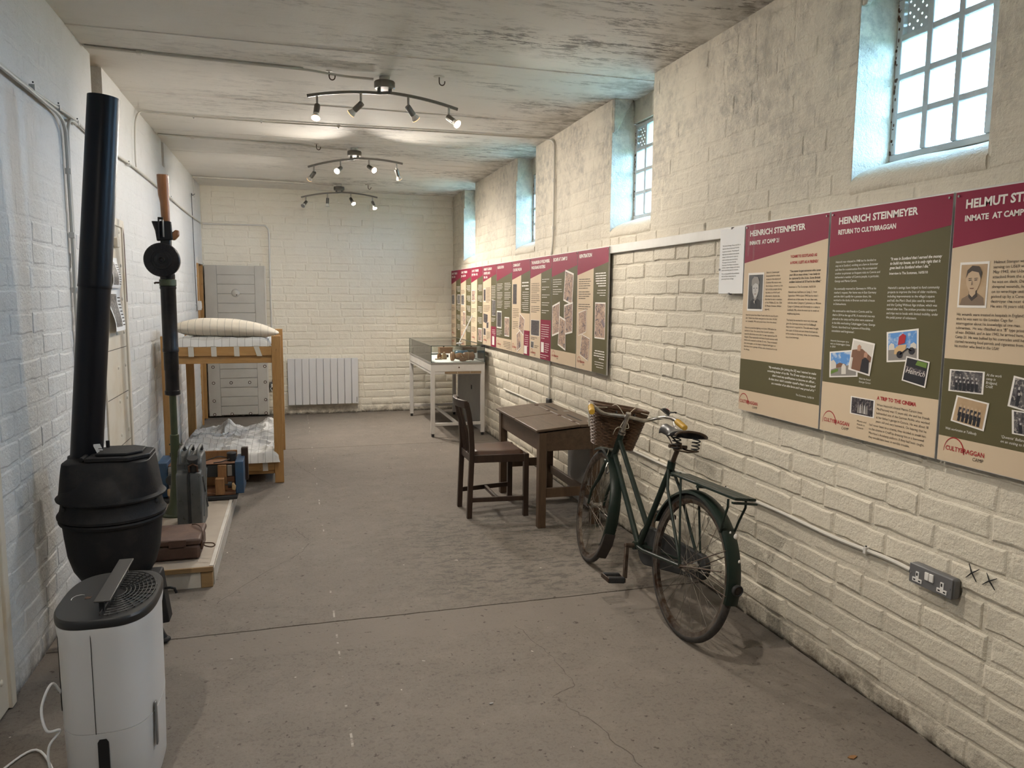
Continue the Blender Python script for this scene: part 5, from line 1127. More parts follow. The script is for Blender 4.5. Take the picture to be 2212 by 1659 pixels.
# front hub dynamo-brake drum, calliper, rear reflector, wheel stand
bp(MB().lathe([(.001, .03), (.05, .03), (.052, .045), (.03, .055), (.001, .056)], 22, Matrix.Translation(hub_f) @ Matrix.Rotation(PI / 2, 4, 'Y')), 'brake_plate', 'chrome', steer=True) if False else None
bp(MB().tube(smooth_path([head_lo + Vector((-.04, -.045, -.02)), head_lo + Vector((-.048, -.05, -.055)), head_lo + Vector((-.03, -.035, -.085)), head_lo + Vector((0, -.05, -.03)), head_lo + Vector((.03, -.035, -.085)), head_lo + Vector((.048, -.05, -.055)), head_lo + Vector((.04, -.045, -.02))], 5), .005, 6), 'brake_calliper', 'chrome', steer=True)
ra = math.radians(176); rc_ = hub_r + Vector((0, (RW + .018) * math.cos(ra), (RW + .018) * math.sin(ra)))
rf = bp(MB().lathe([(.001, 0), (.019, 0), (.024, .008), (.025, .022), (.021, .025), (.019, .019), (.001, .018)], 22, Matrix.Translation(rc_) @ Matrix.Rotation(PI / 2, 4, 'X')), 'reflector_housing', 'black_matt'); bp(MB().lathe([(.001, .021), (.018, .0195)], 18, Matrix.Translation(rc_) @ Matrix.Rotation(PI / 2, 4, 'X')), 'reflector_lens', 'flap', rf)
for (u, v, r_) in ((.035, 2.45, .010), (.030, 2.75, .006), (.0, 2.40, .005)):
    p_ = hub_r + Vector((u * .6, (RW + .0185) * math.cos(v), (RW + .0185) * math.sin(v))); bp(MB().ball(p_, r_, 6, (1, .5, 1.4)), 'paint_chip', 'paper_white')
bp(MB().tube([hub_r + Vector((-.058, 0, 0)), hub_r + Vector((-.062, -.10, .03)), hub_r + Vector((-.04, -.30, .08))], .0035, 6), 'light_wire', 'bike_rust')
# ------------------------------------------------------------------ cast-iron stove with its flue pipe
M['iron'] = mk('black_cast_iron', (.010, .010, .011), .6, .0, spec=.25, col2=(.026, .023, .020), vscale=9, lo=.5, hi=.78, bump=.35, bscale=130, bdist=.003)
M['pipe'] = mk('black_flue_enamel', (.0045, .0055, .009), .36, spec=.28, col2=(.008, .008, .010), vscale=5)
SX, SY = -.81, 3.74
t = thing('stove', 'black cast iron stove with a tall leaning flue pipe', 'stove', (SX, SY, 0)); TS = Matrix.Translation((SX, SY, 0))
MB().lathe([(.06, .25), (.09, .262), (.135, .30), (.170, .36), (.190, .43), (.200, .52), (.206, .585)], 48, TS).build('bowl', 'iron', t)
MB().lathe([(.205, .578), (.216, .582), (.220, .592), (.216, .600), (.204, .604)], 48, TS).build('bowl_flange', 'iron', t)
MB().lathe([(.212, .602), (.224, .608), (.225, .618), (.214, .634), (.208, .66), (.206, .680)], 48, TS).build('collar', 'iron', t)
for a in (-2.5, -.35): MB().ball((SX + .208 * math.cos(a), SY + .208 * math.sin(a), .668), .010, 6, (1, 1, 1.3)).build('air_hole', 'black_matt', t)
def ring(r, z, w, d, k, dx=0., dy=0.):
    P = []
    for i in range(48):
        a = 2 * PI * i / 48; c, s = math.cos(a), math.sin(a); p = lambda q: math.copysign(abs(q) ** .35, q)
        P.append((SX + (r * c) * (1 - k) + (dx + w * p(c)) * k, SY + (r * s) * (1 - k) + (dy + d * p(s)) * k, z))
    return P
MB().loft([ring(.208, .680, .19, .17, 0), ring(.224, .690, .19, .17, 0), ring(.226, .697, .19, .17, 0), ring(.214, .708, .19, .17, .05), ring(.210, .74, .186, .17, .30), ring(.205, .79, .184, .165, .62), ring(.20, .835, .180, .155, .88), ring(.2, .862, .176, .150, 1.), ring(.2, .868, .168, .142, 1.)], capb=False).build('hood', 'iron', t)
R = []                                                     # domed front of the hood
MB().lathe([(.205, .695), (.196, .74), (.172, .79), (.132, .835), (.08, .862), (.001, .87)], 40, Matrix.Translation((SX - .015, SY - .035, 0)) @ Matrix.Diagonal((.93, .93, 1, 1))).build('dome', 'iron', t)
hexa = [(-.075, -.135), (.10, -.150), (.178, -.07), (.178, .07), (.10, .13), (-.06, .13)]
ld = MB().prism(hexa, lambda u, v, w: (SX + u, SY + v, .870 + w), .018).build('lid', 'iron', t, bevel=.004)
MB().prism([(u * .72 + .015, v * .72) for u, v in hexa], lambda u, v, w: (SX + u, SY + v, .888 + w), .012).build('lid_panel', 'iron', ld, bevel=.004)
MB().cyl((SX - .09, SY - .12, .88), (SX - .09, SY + .10, .88), .010, n=10).build('hinge', 'iron', ld); MB().cyl((SX - .02, SY + .06, .895), (SX - .02, SY + .06, .93), .008, n=8).build('lid_stud', 'iron', ld)
for a, fx in ((-.42, 1), (-2.4, 1), (1.57, 1)):
    c, s = math.cos(a), math.sin(a); pts = [(SX + c * r, SY + s * r, z) for r, z in ((.10, .30), (.165, .27), (.195, .20), (.185, .12), (.200, .05), (.222, .012))]
    lg = MB().tube(smooth_path(pts, 4), .022, 8).build('leg', 'iron', t); MB().ball((SX + c * .222, SY + s * .222, .014), .026, 8, (1.2, 1.2, .55)).build('foot', 'iron', lg)
MB().lathe([(.07, .10), (.11, .11), (.12, .2), (.10, .27)], 24, TS, capb=True).build('ash_pit', 'iron', t)
dr = MB().loft([[(SX + .10, SY - .16, .34), (SX + .205, SY - .115, .34), (SX + .205, SY - .02, .34), (SX + .10, SY - .02, .34)], [(SX + .12, SY - .14, .10), (SX + .235, SY - .11, .10), (SX + .235, SY - .02, .10), (SX + .12, SY - .02, .10)]]).build('ash_door', 'iron', t, bevel=.006)
MB().tube([(SX + .22, SY - .10, .262), (SX + .245, SY - .115, .268), (SX + .262, SY - .115, .262), (SX + .27, SY - .115, .24)], .006, 8).build('latch', 'iron', dr)
pa, pb = Vector((-.918, 3.775, .82)), Vector((-.768, 3.775, 2.455)); pd = (pb - pa).normalized(); seam = pa + pd * .815
def pipe_ring(c, r, n=40): u, w = basis(pd); return [c + (u * math.cos(2 * PI * i / n) + w * math.sin(2 * PI * i / n)) * r for i in range(n)]
MB().loft([pipe_ring(pa, .0665), pipe_ring(seam + pd * .006, .0655)], capb=False, capt=False).build('lower_flue', 'pipe', t)
MB().loft([pipe_ring(seam - pd * .004, .0672), pipe_ring(seam, .0685), pipe_ring(seam + pd * .012, .0672), pipe_ring(pb, .0645), pipe_ring(pb, .0618), pipe_ring(pb - pd * .3, .0618)], capb=False, capt=False).build('upper_flue', 'pipe', t)
MB().loft([pipe_ring(pa, .078), pipe_ring(pa + pd * .045, .076), pipe_ring(pa + pd * .05, .067)], capb=False, capt=False).build('flue_socket', 'iron', t)
t = thing('caption_card', 'small white caption card standing on the stove lid', 'card', (-.845, 3.78, .885))
MB().prism([(-.875, .930), (-.845, .931), (-.822, .872), (-.850, .871)], lambda u, v, w: (u, 3.72 + w, v), .002).build('card', 'white_card', t, smooth=False)
for k in range(3): MB().box(-.852 + k * .004, -.835 + k * .004, 3.7193, 3.7199, .908 - k * .010, .911 - k * .010).build('text_line', 'ink', t, smooth=False)

# ------------------------------------------------------------------ dehumidifier
M['dh_white'] = mk('white_plastic', (.62, .61, .60), .38); M['dh_dark'] = mk('dark_grey_plastic', (.014, .014, .014), .42); M['dh_flap'] = mk('grey_flap_plastic', (.045, .042, .039), .4); M['dh_window'] = mk('smoked_window', (.16, .16, .16), .3)
DX, DY = -.589, 2.640
t = thing('dehumidifier', 'white plastic dehumidifier with a black grille top in the left foreground', 'dehumidifier', (DX, DY, 0))
def dring(sx, sy, z, n=72):
    P = []
    for i in range(n):
        a = 2 * PI * i / n; p = lambda q, e: math.copysign(abs(q) ** e, q); P.append((DX + sx * p(math.cos(a), .62), DY + sy * p(math.sin(a), .72), z))
    return P
MB().loft([dring(.128, .195, .012), dring(.133, .201, .03), dring(.136, .205, .2), dring(.138, .207, .262)]).build('tank_section', 'dh_white', t)
MB().loft([dring(.1375, .2065, .2635), dring(.138, .208, .40), dring(.139, .209, .55), dring(.144, .213, .585), dring(.144, .213, .602)]).build('upper_body', 'dh_white', t)
MB().loft([dring(.125, .19, 0), dring(.126, .192, .013)]).build('base', 'black', t)
MB().loft([dring(.1445, .2135, .600), dring(.146, .215, .606), dring(.146, .215, .620), dring(.141, .210, .627), dring(.130, .198, .628)]).build('top_cover', 'dh_dark', t)
def on_front(x, off=0.):      # y of the body's front face at this x
    u = max(-1, min(1, (x - DX) / .138)); return DY - .2075 * (1 - abs(u) ** (1 / .31)) ** (.36) - off
mb = MB(); vs = []
for x, z0, z1 in [(-.603, .02, .235), (-.597, .02, .245), (-.578, .02, .245), (-.572, .02, .235)]: vs += [(x, on_front(x, .002), z0), (x, on_front(x, .002), z1)]
MB().add(vs, [(0, 2, 3, 1), (2, 4, 5, 3), (4, 6, 7, 5)]).build('tank_handle_slot', 'black', t, smooth=False, fix=False)
MB().tube([(-.606, on_front(-.606, .0003), .262), (-.606, on_front(-.606, .001) - .001, .43), (-.606, on_front(-.606, .003) - .001, .585)], .0011, 4).build('seam', 'dh_dark', t)
MB().box(DX + .133, DX + .1385, DY - .12, DY - .10, .15, .295).build('level_window', 'dh_window', t, bevel=.002); MB().box(DX - .1405, DX - .132, DY - .09, DY + .02, .29, .555).build('side_grille', 'dh_dark', t, bevel=.003)
gr = MB().box(-.585, -.582, DY - .185, DY + .185, .627, .636).build('grille_edge', 'dh_flap', t, smooth=False)
for k in range(8):
    r = .028 + .0125 * k; pts = []
    for i in range(15):
        a = -PI / 2 + PI * i / 14; pts.append((-.572 + r * math.cos(a) * .98, DY + r * 1.62 * math.sin(a), .632))
    MB().tube(pts, .0018, 4).build('grille_ring', 'dh_dark', t)
for i in range(15):
    a = -PI / 2 + PI * (i + .5) / 15; MB().bar((-.572 + .028 * math.cos(a), DY + .045 * math.sin(a), .630), (-.572 + .116 * math.cos(a), DY + .188 * math.sin(a), .630), .002, .003).build('grille_rib', 'dh_dark', t)
MB().bar((-.581, 2.478, .664), (-.586, 2.868, .664), .047, .006).build('louvre_flap', 'dh_flap', t, bevel=.002)
for y in (2.49, 2.66, 2.84): MB().box(-.592, -.578, y, y + .012, .626, .662).build('flap_bracket', 'black', t, smooth=False)
MB().tube([(DX - .09 + .022 * math.cos(a), DY - .02 + .03 * math.sin(a), .6285) for a in [PI * (.35 + i / 10) for i in range(9)]], .0012, 4).build('dial_mark', 'steel', t); MB().box(DX - .072, DX - .055, DY - .03, DY - .012, .628, .6292).build('display', 'rust', t, smooth=False)
single(MB().tube(smooth_path([(-.725, 2.56, .34), (-.745, 2.53, .395), (-.768, 2.50, .335), (-.752, 2.48, .27), (-.722, 2.50, .255), (-.752, 2.49, .21), (-.748, 2.48, .14), (-.72, 2.50, .04), (-.76, 2.60, .006), (-.90, 2.85, .006), (-1.0, 2.7, .006)], 8), .0042, 8), 'power_cord', 'white_card', 'white power cord looping beside the dehumidifier', 'cord', (-.74, 2.5, 0))

# ------------------------------------------------------------------ low plinth with the exhibits
M['plinth_top'] = mk('worn_plinth_paint', (.40, .34, .275), .6, col2=(.33, .28, .225), vscale=4, bump=.1); M['plinth_white'] = mk('plinth_white_paint', (.56, .53, .48), .55, col2=(.45, .41, .35), vscale=7)
M['raw_wood'] = wood('raw_timber', (.34, .22, .10), (.26, .16, .075), .6, (1, 6, 6))
t = thing('plinth', 'low white sided plinth along the left wall', 'plinth', (-.77, 5.2, 0))
MB().box(-1.078, -.452, 4.30, 6.20, .096, .121).build('deck', 'plinth_top', t, bevel=.003); MB().box(-1.078, -.450, 4.288, 4.300, .094, .121).build('front_lipping', 'raw_wood', t, bevel=.002)
MB().box(-1.07, -.515, 4.305, 4.320, 0, .095).build('front_panel', 'plinth_white', t, bevel=.002); MB().box(-.515, -.455, 4.302, 4.350, 0, .095).build('corner_block', 'raw_wood', t, bevel=.003)
MB().box(-.466, -.450, 4.350, 6.20, 0, .094).build('side_panel', 'plinth_white', t, bevel=.002); MB().box(-.470, -.448, 4.302, 6.20, .1215, .1245).build('side_lipping', 'plinth_white', t, bevel=.001); MB().box(-1.07, -.46, 6.185, 6.2, 0, .095).build('back_panel', 'plinth_white', t, smooth=False)
# rusty metal box with a wire clasp
M['rusty_brown'] = mk('rusty_brown_paint', (.115, .062, .042), .6, col2=(.06, .032, .024), vscale=10, bump=.3, bscale=70)
t = thing('ammunition_box', 'rusty brown metal box with a wire clasp at the near end of the plinth', 'metal box', (-.75, 4.60, .1215))
MB().box(-.97, -.530, 4.43, 4.74, .1225, .205).build('body', 'rusty_brown', t, bevel=.016); MB().box(-.975, -.524, 4.425, 4.745, .206, .243).build('lid', 'rusty_brown', t, bevel=.012)
MB().box(-.69, -.60, 4.4225, 4.4255, .200, .240).build('lid_dent', 'rusty_brown', t, bevel=.001)
MB().tube(smooth_path([(-.522, 4.47, .205), (-.505, 4.455, .19), (-.47, 4.44, .185), (-.452, 4.44, .193), (-.462, 4.45, .203), (-.49, 4.46, .204), (-.520, 4.475, .20)], 5), .0035, 6).build('wire_clasp', 'rust', t)
MB().tube(smooth_path([(-.60, 4.70, .248), (-.57, 4.66, .258), (-.54, 4.60, .255), (-.52, 4.50, .245), (-.516, 4.47, .22)], 5), .0035, 6).build('wire_hook', 'rust', t); MB().box(-.528, -.517, 4.45, 4.50, .17, .225).build('catch', 'rust', t, bevel=.003)
# jerry can
M['can_grey'] = mk('chipped_grey_paint', (.085, .088, .086), .5, .0, col2=(.16, .16, .15), vscale=7, lo=.4, hi=.75, bump=.2, bscale=50)
def chips():
    g = G('chipped_grey_green_paint'); v = g.objc(); a = g.mix(g.ramp(g.noise(v, 6, 5, .6), .35, .7), (.055, .060, .060), (.095, .098, .096))
    a = g.mix(g.ramp(g.noise(g.mapv(v, (1, 1, .5)), 30, 6, .75), .60, .63), a, (.022, .018, .015)); g.set(col=a, rough=.5); g.bump(g.noise(v, 30, 4, .6), .2, .004); return g.m
M['can'] = chips()
t = thing('jerry_can', 'chipped grey jerry can standing on the plinth', 'jerry can', (-.645, 5.155, .1215))
jx0, jx1, jy0, jy1 = -.722, -.572, 4.985, 5.295; mx = (jx0 + jx1) / 2
def halfprof(y0, y1): return [(y0 + .02, .1225), (y1 - .02, .1225), (y1, .15), (y1, .55), (y1 - .03, .585), (y0 + .10, .585), (y0 + .055, .545), (y0 + .05, .50), (y0 + .01, .49), (y0, .46), (y0, .15)]
for sx in (-1, 1):
    w0 = mx if sx > 0 else jx0
    MB().prism(halfprof(jy0, jy1), lambda u, v, w: (w0 + .0015 + w, u, v), (jx1 - jx0) / 2 - .003).build('body_half', 'can', t, bevel=.009)
MB().prism([(u + (.006 if u < 5.1 else -.006), v) for u, v in halfprof(jy0 - .012, jy1 + .012)], lambda u, v, w: (mx - .004 + w, u, v), .008).build('seam_rib', 'black_matt', t, bevel=.002)
for x in (jx0 + .022, mx, jx1 - .022):
    MB().tube(smooth_path([(x, jy0 + .035, .545), (x, jy0 + .055, .605), (x, jy0 + .09, .625), (x, 5.20, .626), (x, jy1 - .06, .622), (x, jy1 - .025, .59)], 5), .0105, 10).build('carry_handle', 'can', t)
cp = MB().cyl((mx + .03, jy0 + .035, .505), (mx + .03, jy0 + .005, .575), .026, .028, n=20).build('spout', 'black_matt', t); MB().cyl((mx + .03, jy0 + .005, .575), (mx + .03, jy0 - .002, .592), .034, .032, n=20).build('cap', 'black_matt', cp); MB().tube([(mx + .006, jy0 + .01, .50), (mx + .006, jy0 - .01, .54), (mx + .03, jy0 - .02, .555), (mx + .054, jy0 - .01, .54), (mx + .054, jy0 + .01, .50)], .006, 6).build('cap_lever', 'rust', cp)
for a, b in (((5.05, .20), (5.28, .46)), ((5.28, .20), (5.05, .46))): MB().tube([(jx1 - .001, *a), (jx1 + .001, (a[0] + b[0]) / 2, (a[1] + b[1]) / 2), (jx1 - .001, *b)], .007, 6).build('pressed_rib', 'can', t)
# machine gun stood on end on a green pedestal
M['gun_black'] = mk('blued_gunmetal', (.012, .012, .014), .36, .5, col2=(.025, .022, .022), vscale=12); M['gun_wood'] = wood('walnut_stock', (.26, .115, .045), (.16, .065, .026), .32, (6, 6, .9)); M['army_green'] = mk('army_green_paint', (.030, .042, .018), .45, col2=(.045, .055, .025), vscale=10)
GX, GY = -.780, 5.43
t = thing('machine_gun', 'old machine gun with round drum magazine, upright on a green pedestal', 'machine gun', (GX, GY, .1215)); T0 = Matrix.Translation((GX, GY, 0))
ped = MB().lathe([(.001, .1215), (.112, .1215), (.114, .128), (.08, .134), (.05, .20), (.034, .34), (.030, .42), (.028, .66), (.0285, .665), (.022, .668), (.022, .95)], 28, T0).build('pedestal', 'army_green', t)
for a in (.5, 2.1, 3.7, 5.3): MB().cyl((GX + .095 * math.cos(a), GY + .095 * math.sin(a), .13), (GX + .095 * math.cos(a), GY + .095 * math.sin(a), .155), .007, n=6).build('pedestal_bolt', 'steel', ped)
MB().tube([(GX - .035, GY, .60), (GX + .03, GY - .005, .60), (GX + .055, GY - .02, .59), (GX + .075, GY - .04, .565)], .006, 8).build('clamp_lever', 'army_green', ped)
MB().lathe([(.040, .935), (.049, .940), (.049, .965), (.044, .968), (.043, 1.10), (.046, 1.105), (.046, 1.22), (.050, 1.225), (.050, 1.245), (.0475, 1.25), (.0475, 1.635), (.051, 1.64), (.051, 1.655)], 30, T0).build('barrel_jacket', 'gun_black', t)
MB().lathe([(.046, 1.655), (.052, 1.66), (.052, 1.698), (.046, 1.702)], 28, T0).build('jacket_clamp', 'army_green', t); MB().tube([(GX - .05, GY, 1.678), (GX - .075, GY, 1.678), (GX - .082, GY, 1.672)], .007, 6).build('clamp_screw', 'rust', t)
MB().lathe([(.044, 1.70), (.046, 1.705), (.046, 1.735), (.036, 1.74)], 24, T0).build('radiator_casing', 'gun_black', t)
MB().box(GX - .030, GX + .030, GY - .035, GY + .035, 1.73, 2.075).build('receiver', 'gun_black', t, bevel=.006)
MB().prism([(GX - .078, 2.072), (GX + .040, 2.072), (GX + .045, 1.955), (GX - .050, 1.945), (GX - .058, 2.01)], lambda u, v, w: (u, GY - .04 + w, v), .03).build('body_cover', 'gun_black', t, bevel=.006)
MB().box(GX - .036, GX - .028, GY - .062, GY - .038, 1.96, 2.085).build('rear_sight', 'gun_black', t, bevel=.002); MB().box(GX - .010, GX - .002, GY - .060, GY - .038, 1.97, 2.08).build('rear_sight', 'steel', t, bevel=.002); MB().cyl((GX - .034, GY - .064, 2.088), (GX - .003, GY - .064, 2.088), .008, n=8).build('sight_hinge', 'gun_black', t)
DM = Matrix.Translation((GX - .018, GY - .045, 1.823)) @ Matrix.Rotation(PI / 2, 4, 'X')
dm = MB().lathe([(.001, 0), (.106, 0), (.109, .004), (.109, .040), (.103, .046), (.062, .048), (.060, .052), (.046, .052), (.044, .056), (.022, .058), (.020, .066), (.014, .066), (.012, .060), (.001, .058)], 44, DM).build('drum_magazine', 'gun_black', t)
for i in range(24):
    a = 2 * PI * i / 24; p = lambda r, w: DM @ Vector((r * math.cos(a), r * math.sin(a), w)); MB().bar(p(.068, .0475), p(.103, .0465), .008, .004, up=(0, 1, 0)).build('drum_rib', 'gun_black', dm)
gp_ = [(GX + .035, 1.955), (GX + .055, 1.955), (GX + .082, 1.985), (GX + .082, 2.018), (GX + .060, 2.022), (GX + .035, 2.00)]
MB().prism(gp_, lambda u, v, w: (u, GY - .018 + w, v), .036).build('pistol_grip', 'gun_wood', t, bevel=.006)
R = []
for z, x0, x1, d_ in ((2.06, -.022, .030, .018), (2.12, -.024, .030, .021), (2.19, -.026, .030, .023), (2.215, -.030, .029, .024), (2.245, -.036, .030, .025), (2.30, -.038, .032, .026), (2.372, -.040, .032, .026)):
    q = []
    for i in range(20):
        a = 2 * PI * i / 20; p = lambda s_: math.copysign(abs(s_) ** .75, s_); q.append((GX + (x0 + x1) / 2 + (x1 - x0) / 2 * p(math.cos(a)), GY + d_ * p(math.sin(a)), z))
    R.append(q)
MB().loft(R).build('stock', 'gun_wood', t, bevel=.003)
# wooden apparatus with blue ends
M['blue_paint'] = mk('blue_paint', (.025, .072, .15), .5, col2=(.035, .06, .10), vscale=14); M['copper_wood'] = wood('reddish_wood', (.22, .10, .05), (.15, .07, .035), .5, (1, 6, 6)); M['block_wood'] = wood('worn_block_wood', (.30, .155, .06), (.20, .095, .038), .5, (6, 6, 1))
t = thing('wooden_apparatus', 'wooden geared apparatus with blue ends and a black bakelite cap, behind the jerry can', 'apparatus', (-.70, 5.90, .1215))
MB().box(-.99, -.415, 5.70, 6.08, .1255, .150).build('base_board', 'black_matt', t, bevel=.004)
for x0, x1, z0, z1 in ((-.955, -.885, .15, .402), (-.430, -.372, .15, .388)): MB().box(x0, x1, 5.77, 6.06, z0, z1).build('end_block', 'blue_paint', t, bevel=.004)
MB().box(-.885, -.430, 5.80, 5.82, .275, .374).build('front_board', 'black_matt', t, bevel=.003); MB().box(-.885, -.430, 5.80, 5.95, .362, .376).build('shelf', 'copper_wood', t, bevel=.003)
MB().box(-.885, -.43, 6.03, 6.05, .15, .425).build('back_board', 'block_wood', t, bevel=.003); MB().box(-.88, -.43, 5.74, 5.96, .150, .172).build('tray', 'copper_wood', t, bevel=.003)
MB().box(-.565, -.502, 5.72, 5.785, .155, .280).build('wood_block', 'block_wood', t, bevel=.005); MB().box(-.552, -.490, 5.785, 5.84, .172, .365).build('wood_block', 'block_wood', t, bevel=.005)
MB().box(-.484, -.452, 5.785, 5.80, .281, .360).build('metal_strip', 'steel', t, bevel=.002); MB().box(-.503, -.436, 5.80, 5.84, .172, .272).build('upright', 'copper_wood', t, bevel=.003)
MB().cyl((-.50, 5.75, .225), (-.43, 5.75, .225), .006, n=8).build('axle', 'black', t); MB().cyl((-.478, 5.75, .225), (-.452, 5.75, .225), .024, n=16).build('spool', 'black', t); MB().prism([(-.452, .19), (-.428, .185), (-.424, .215), (-.440, .24), (-.452, .235)], lambda u, v, w: (u, 5.725 + w, v), .03).build('pale_wedge', 'pale_wood', t, bevel=.004)
MB().box(-.880, -.828, 5.76, 5.80, .172, .370).build('machine_post', 'steel', t, bevel=.003); MB().cyl((-.855, 5.70, .29), (-.855, 5.78, .29), .035, n=18).build('flywheel', 'black_matt', t); MB().lathe([(.001, 0), (.012, 0), (.015, .02), (.014, .045), (.008, .052), (.001, .053)], 14, Matrix.Translation((-.87, 5.715, .175))).build('peg', 'pale_wood', t)
cpp = MB().cyl((-.458, 5.88, .377), (-.458, 5.88, .425), .034, n=24).build('bakelite_cap', 'black', t); MB().lathe([(.034, .425), (.036, .432), (.030, .441), (.001, .443)], 24, Matrix.Translation((-.458, 5.88, 0))).build('cap_top', 'black', cpp)
MB().tube(smooth_path([(-.49, 5.87, .40), (-.54, 5.84, .418), (-.60, 5.83, .405), (-.66, 5.84, .385), (-.72, 5.86, .380)], 6), .004, 6).build('wire', 'black', t); MB().tube(smooth_path([(-.47, 5.845, .395), (-.50, 5.83, .39), (-.53, 5.815, .383), (-.58, 5.81, .379)], 6), .004, 6).build('wire', 'black', t)
MB().box(-.398, -.350, 5.98, 6.04, .20, .448).build('corner_post', 'dark_oak', t, bevel=.003); MB().box(-.90, -.83, 6.0, 6.03, .375, .43).build('corner_post', 'dark_oak', t, bevel=.003)

# ------------------------------------------------------------------ sockets, cables and small wall fittings
M['metal_clad'] = mk('grey_metal_clad', (.15, .15, .155), .38, .2); M['socket_white'] = mk('socket_white', (.72, .70, .67), .4)
t = thing('double_socket', 'grey metal double wall socket under the display panels', 'socket', (2.15, 2.05, .575))
MB().box(2.150, 2.186, 1.960, 2.150, .580, .655).build('back_box', 'metal_clad', t, bevel=.010); MB().box(2.146, 2.151, 1.962, 2.148, .582, .653).build('face_plate', 'metal_clad', t, bevel=.002)
for yc in (2.108, 2.000):
    q = MB().prism([(yc + .022, .592), (yc + .022, .606), (yc + .008, .606), (yc + .008, .630), (yc - .006, .630), (yc - .006, .606), (yc - .020, .606), (yc - .020, .592)], lambda u, v, w: (2.1462 - w, u, v), .003).build('outlet', 'socket_white', t, smooth=False)
    for (a, b, c_, d_) in ((yc - .001, yc + .005, .615, .626), (yc - .015, yc - .006, .596, .601), (yc + .008, yc + .017, .596, .601)): MB().box(2.1426, 2.1433, a, b, c_, d_).build('pin_slot', 'black', q, smooth=False)
for yc in (2.066, 2.046): MB().box(2.140, 2.1465, yc - .009, yc + .009, .614, .643).build('switch', 'socket_white', t, bevel=.002)
for yc in (2.140, 1.970): MB().cyl((2.1445, yc, .618), (2.1465, yc, .618), .003, n=8).build('screw', 'steel', t)
MB().cyl((2.172, 2.150, .612), (2.172, 2.165, .612), .011, n=12).build('gland', 'black', t)
def cable(pts, r, name, mat, label, clips=(), wall=None, group=None, k=6):
    P = smooth_path(pts, k); t = thing(name, label, 'cable', P[len(P) // 2], group=group); MB().tube(P, r, 8).build('cable', mat, t)
    for c in clips:
        MB().box(c[0] - r * 1.5, c[0] + r * 1.5, c[1] - .007, c[1] + .007, c[2] - r * 1.6, c[2] + r * 1.6).build('clip', 'white_paint', t, bevel=.001); MB().ball(Vector(c[:3]) + Vector(c[3:] if len(c) > 3 else (0, 0, r * 2)), .004, 5).build('nail', 'black_matt', t)
    return t
cable([(2.176, 2.166, .612), (2.182, 2.30, .613), (2.180, 2.6, .604), (2.181, 3.0, .610), (2.180, 3.4, .603), (2.181, 3.9, .585), (2.180, 4.5, .585), (2.181, 5.2, .60), (2.182, 6.2, .62), (2.182, 7.8, .62)], .0085, 'wall_cable', 'cable', 'painted cable running along the right wall to the grey socket', [(2.180, 2.40, .611, -.004, 0, .016), (2.180, 3.42, .603, -.004, 0, .016), (2.180, 4.7, .59, -.004, 0, .016)])
cable([(2.10, 6.42, 2.978), (2.170, 6.38, 2.965), (2.181, 6.29, 2.93), (2.181, 6.25, 2.85), (2.181, 6.245, 2.5), (2.181, 6.25, 2.15), (2.181, 6.285, 1.99), (2.1805, 6.292, 1.99), (2.1805, 6.292, 1.85), (2.1805, 6.290, 1.10), (2.181, 6.29, .99), (2.181, 6.295, .70)], .0085, 'wall_cable', 'cable', 'painted cable dropping between two display panels to behind the desk', [(2.180, 6.247, 2.6), (2.180, 6.247, 2.2)])
t = thing('socket_box', 'black plug box on the wall above the far end of the desk', 'socket', (2.16, 6.28, .66)); MB().box(2.160, 2.185, 6.235, 6.325, .64, .715).build('box', 'black', t, bevel=.004); MB().box(2.157, 2.161, 6.245, 6.315, .65, .705).build('cover', 'black', t, bevel=.002)
XC = XL + .014
cable([(XC, 1.5, 2.50), (XC, 3.0, 2.502), (XC, 3.71, 2.488), (XC, 4.10, 2.496), (XC, 4.55, 2.512), (XC, 4.95, 2.498), (XC, 5.6, 2.505), (XC, 6.3, 2.52), (XC, 7.3, 2.515), (XC, 8.4, 2.50), (XC, 9.5, 2.498), (XC, 10.40, 2.508)], .008, 'wall_cable', 'cable', 'long pale cable running the length of the left wall', [(XC, y, 2.503, .004, 0, .022) for y in (3.9, 4.28, 4.62, 5.95, 7.9)])
cable([(XC + .004, 1.5, 2.485), (XC + .004, 3.5, 2.482), (XC + .004, 4.05, 2.476), (XC + .004, 4.27, 2.470), (XC + .003, 4.37, 2.43), (XC, 4.40, 2.36), (XC, 4.405, 2.1), (XC, 4.408, 1.8), (XC, 4.40, 1.5), (XC, 4.40, .9)], .009, 'wall_cable', 'cable', 'left of the two pale cables dropping down the left wall beside the flue', [(XC, 4.405, z) for z in (2.22, 1.9, 1.62)])
cable([(XC + .002, 4.62, 2.497), (XC + .003, 4.50, 2.49), (XC + .003, 4.44, 2.45), (XC, 4.428, 2.36), (XC, 4.430, 2.1), (XC, 4.432, 1.8), (XC, 4.425, 1.5), (XC, 4.425, .9)], .008, 'wall_cable', 'cable', 'right of the two pale cables dropping down the left wall beside the flue')
cable([(XC, 6.235, 2.53), (XC, 6.222, 2.60), (XC, 6.245, 2.77), (XC, 6.30, 2.88), (XC + .006, 6.40, 2.955), (XC + .05, 6.46, 2.976), (-.80, 6.50, 2.978), (-.4, 6.52, 2.978), (.3, 6.50, 2.978), (1.2, 6.44, 2.978), (2.10, 6.42, 2.978)], .006, 'ceiling_cable', 'cable', 'thin pale cable crossing the ceiling between the first and second lamp bars', [(x, 6.51, 2.978, 0, 0, -.01) for x in (-.7, -.2, .4)])
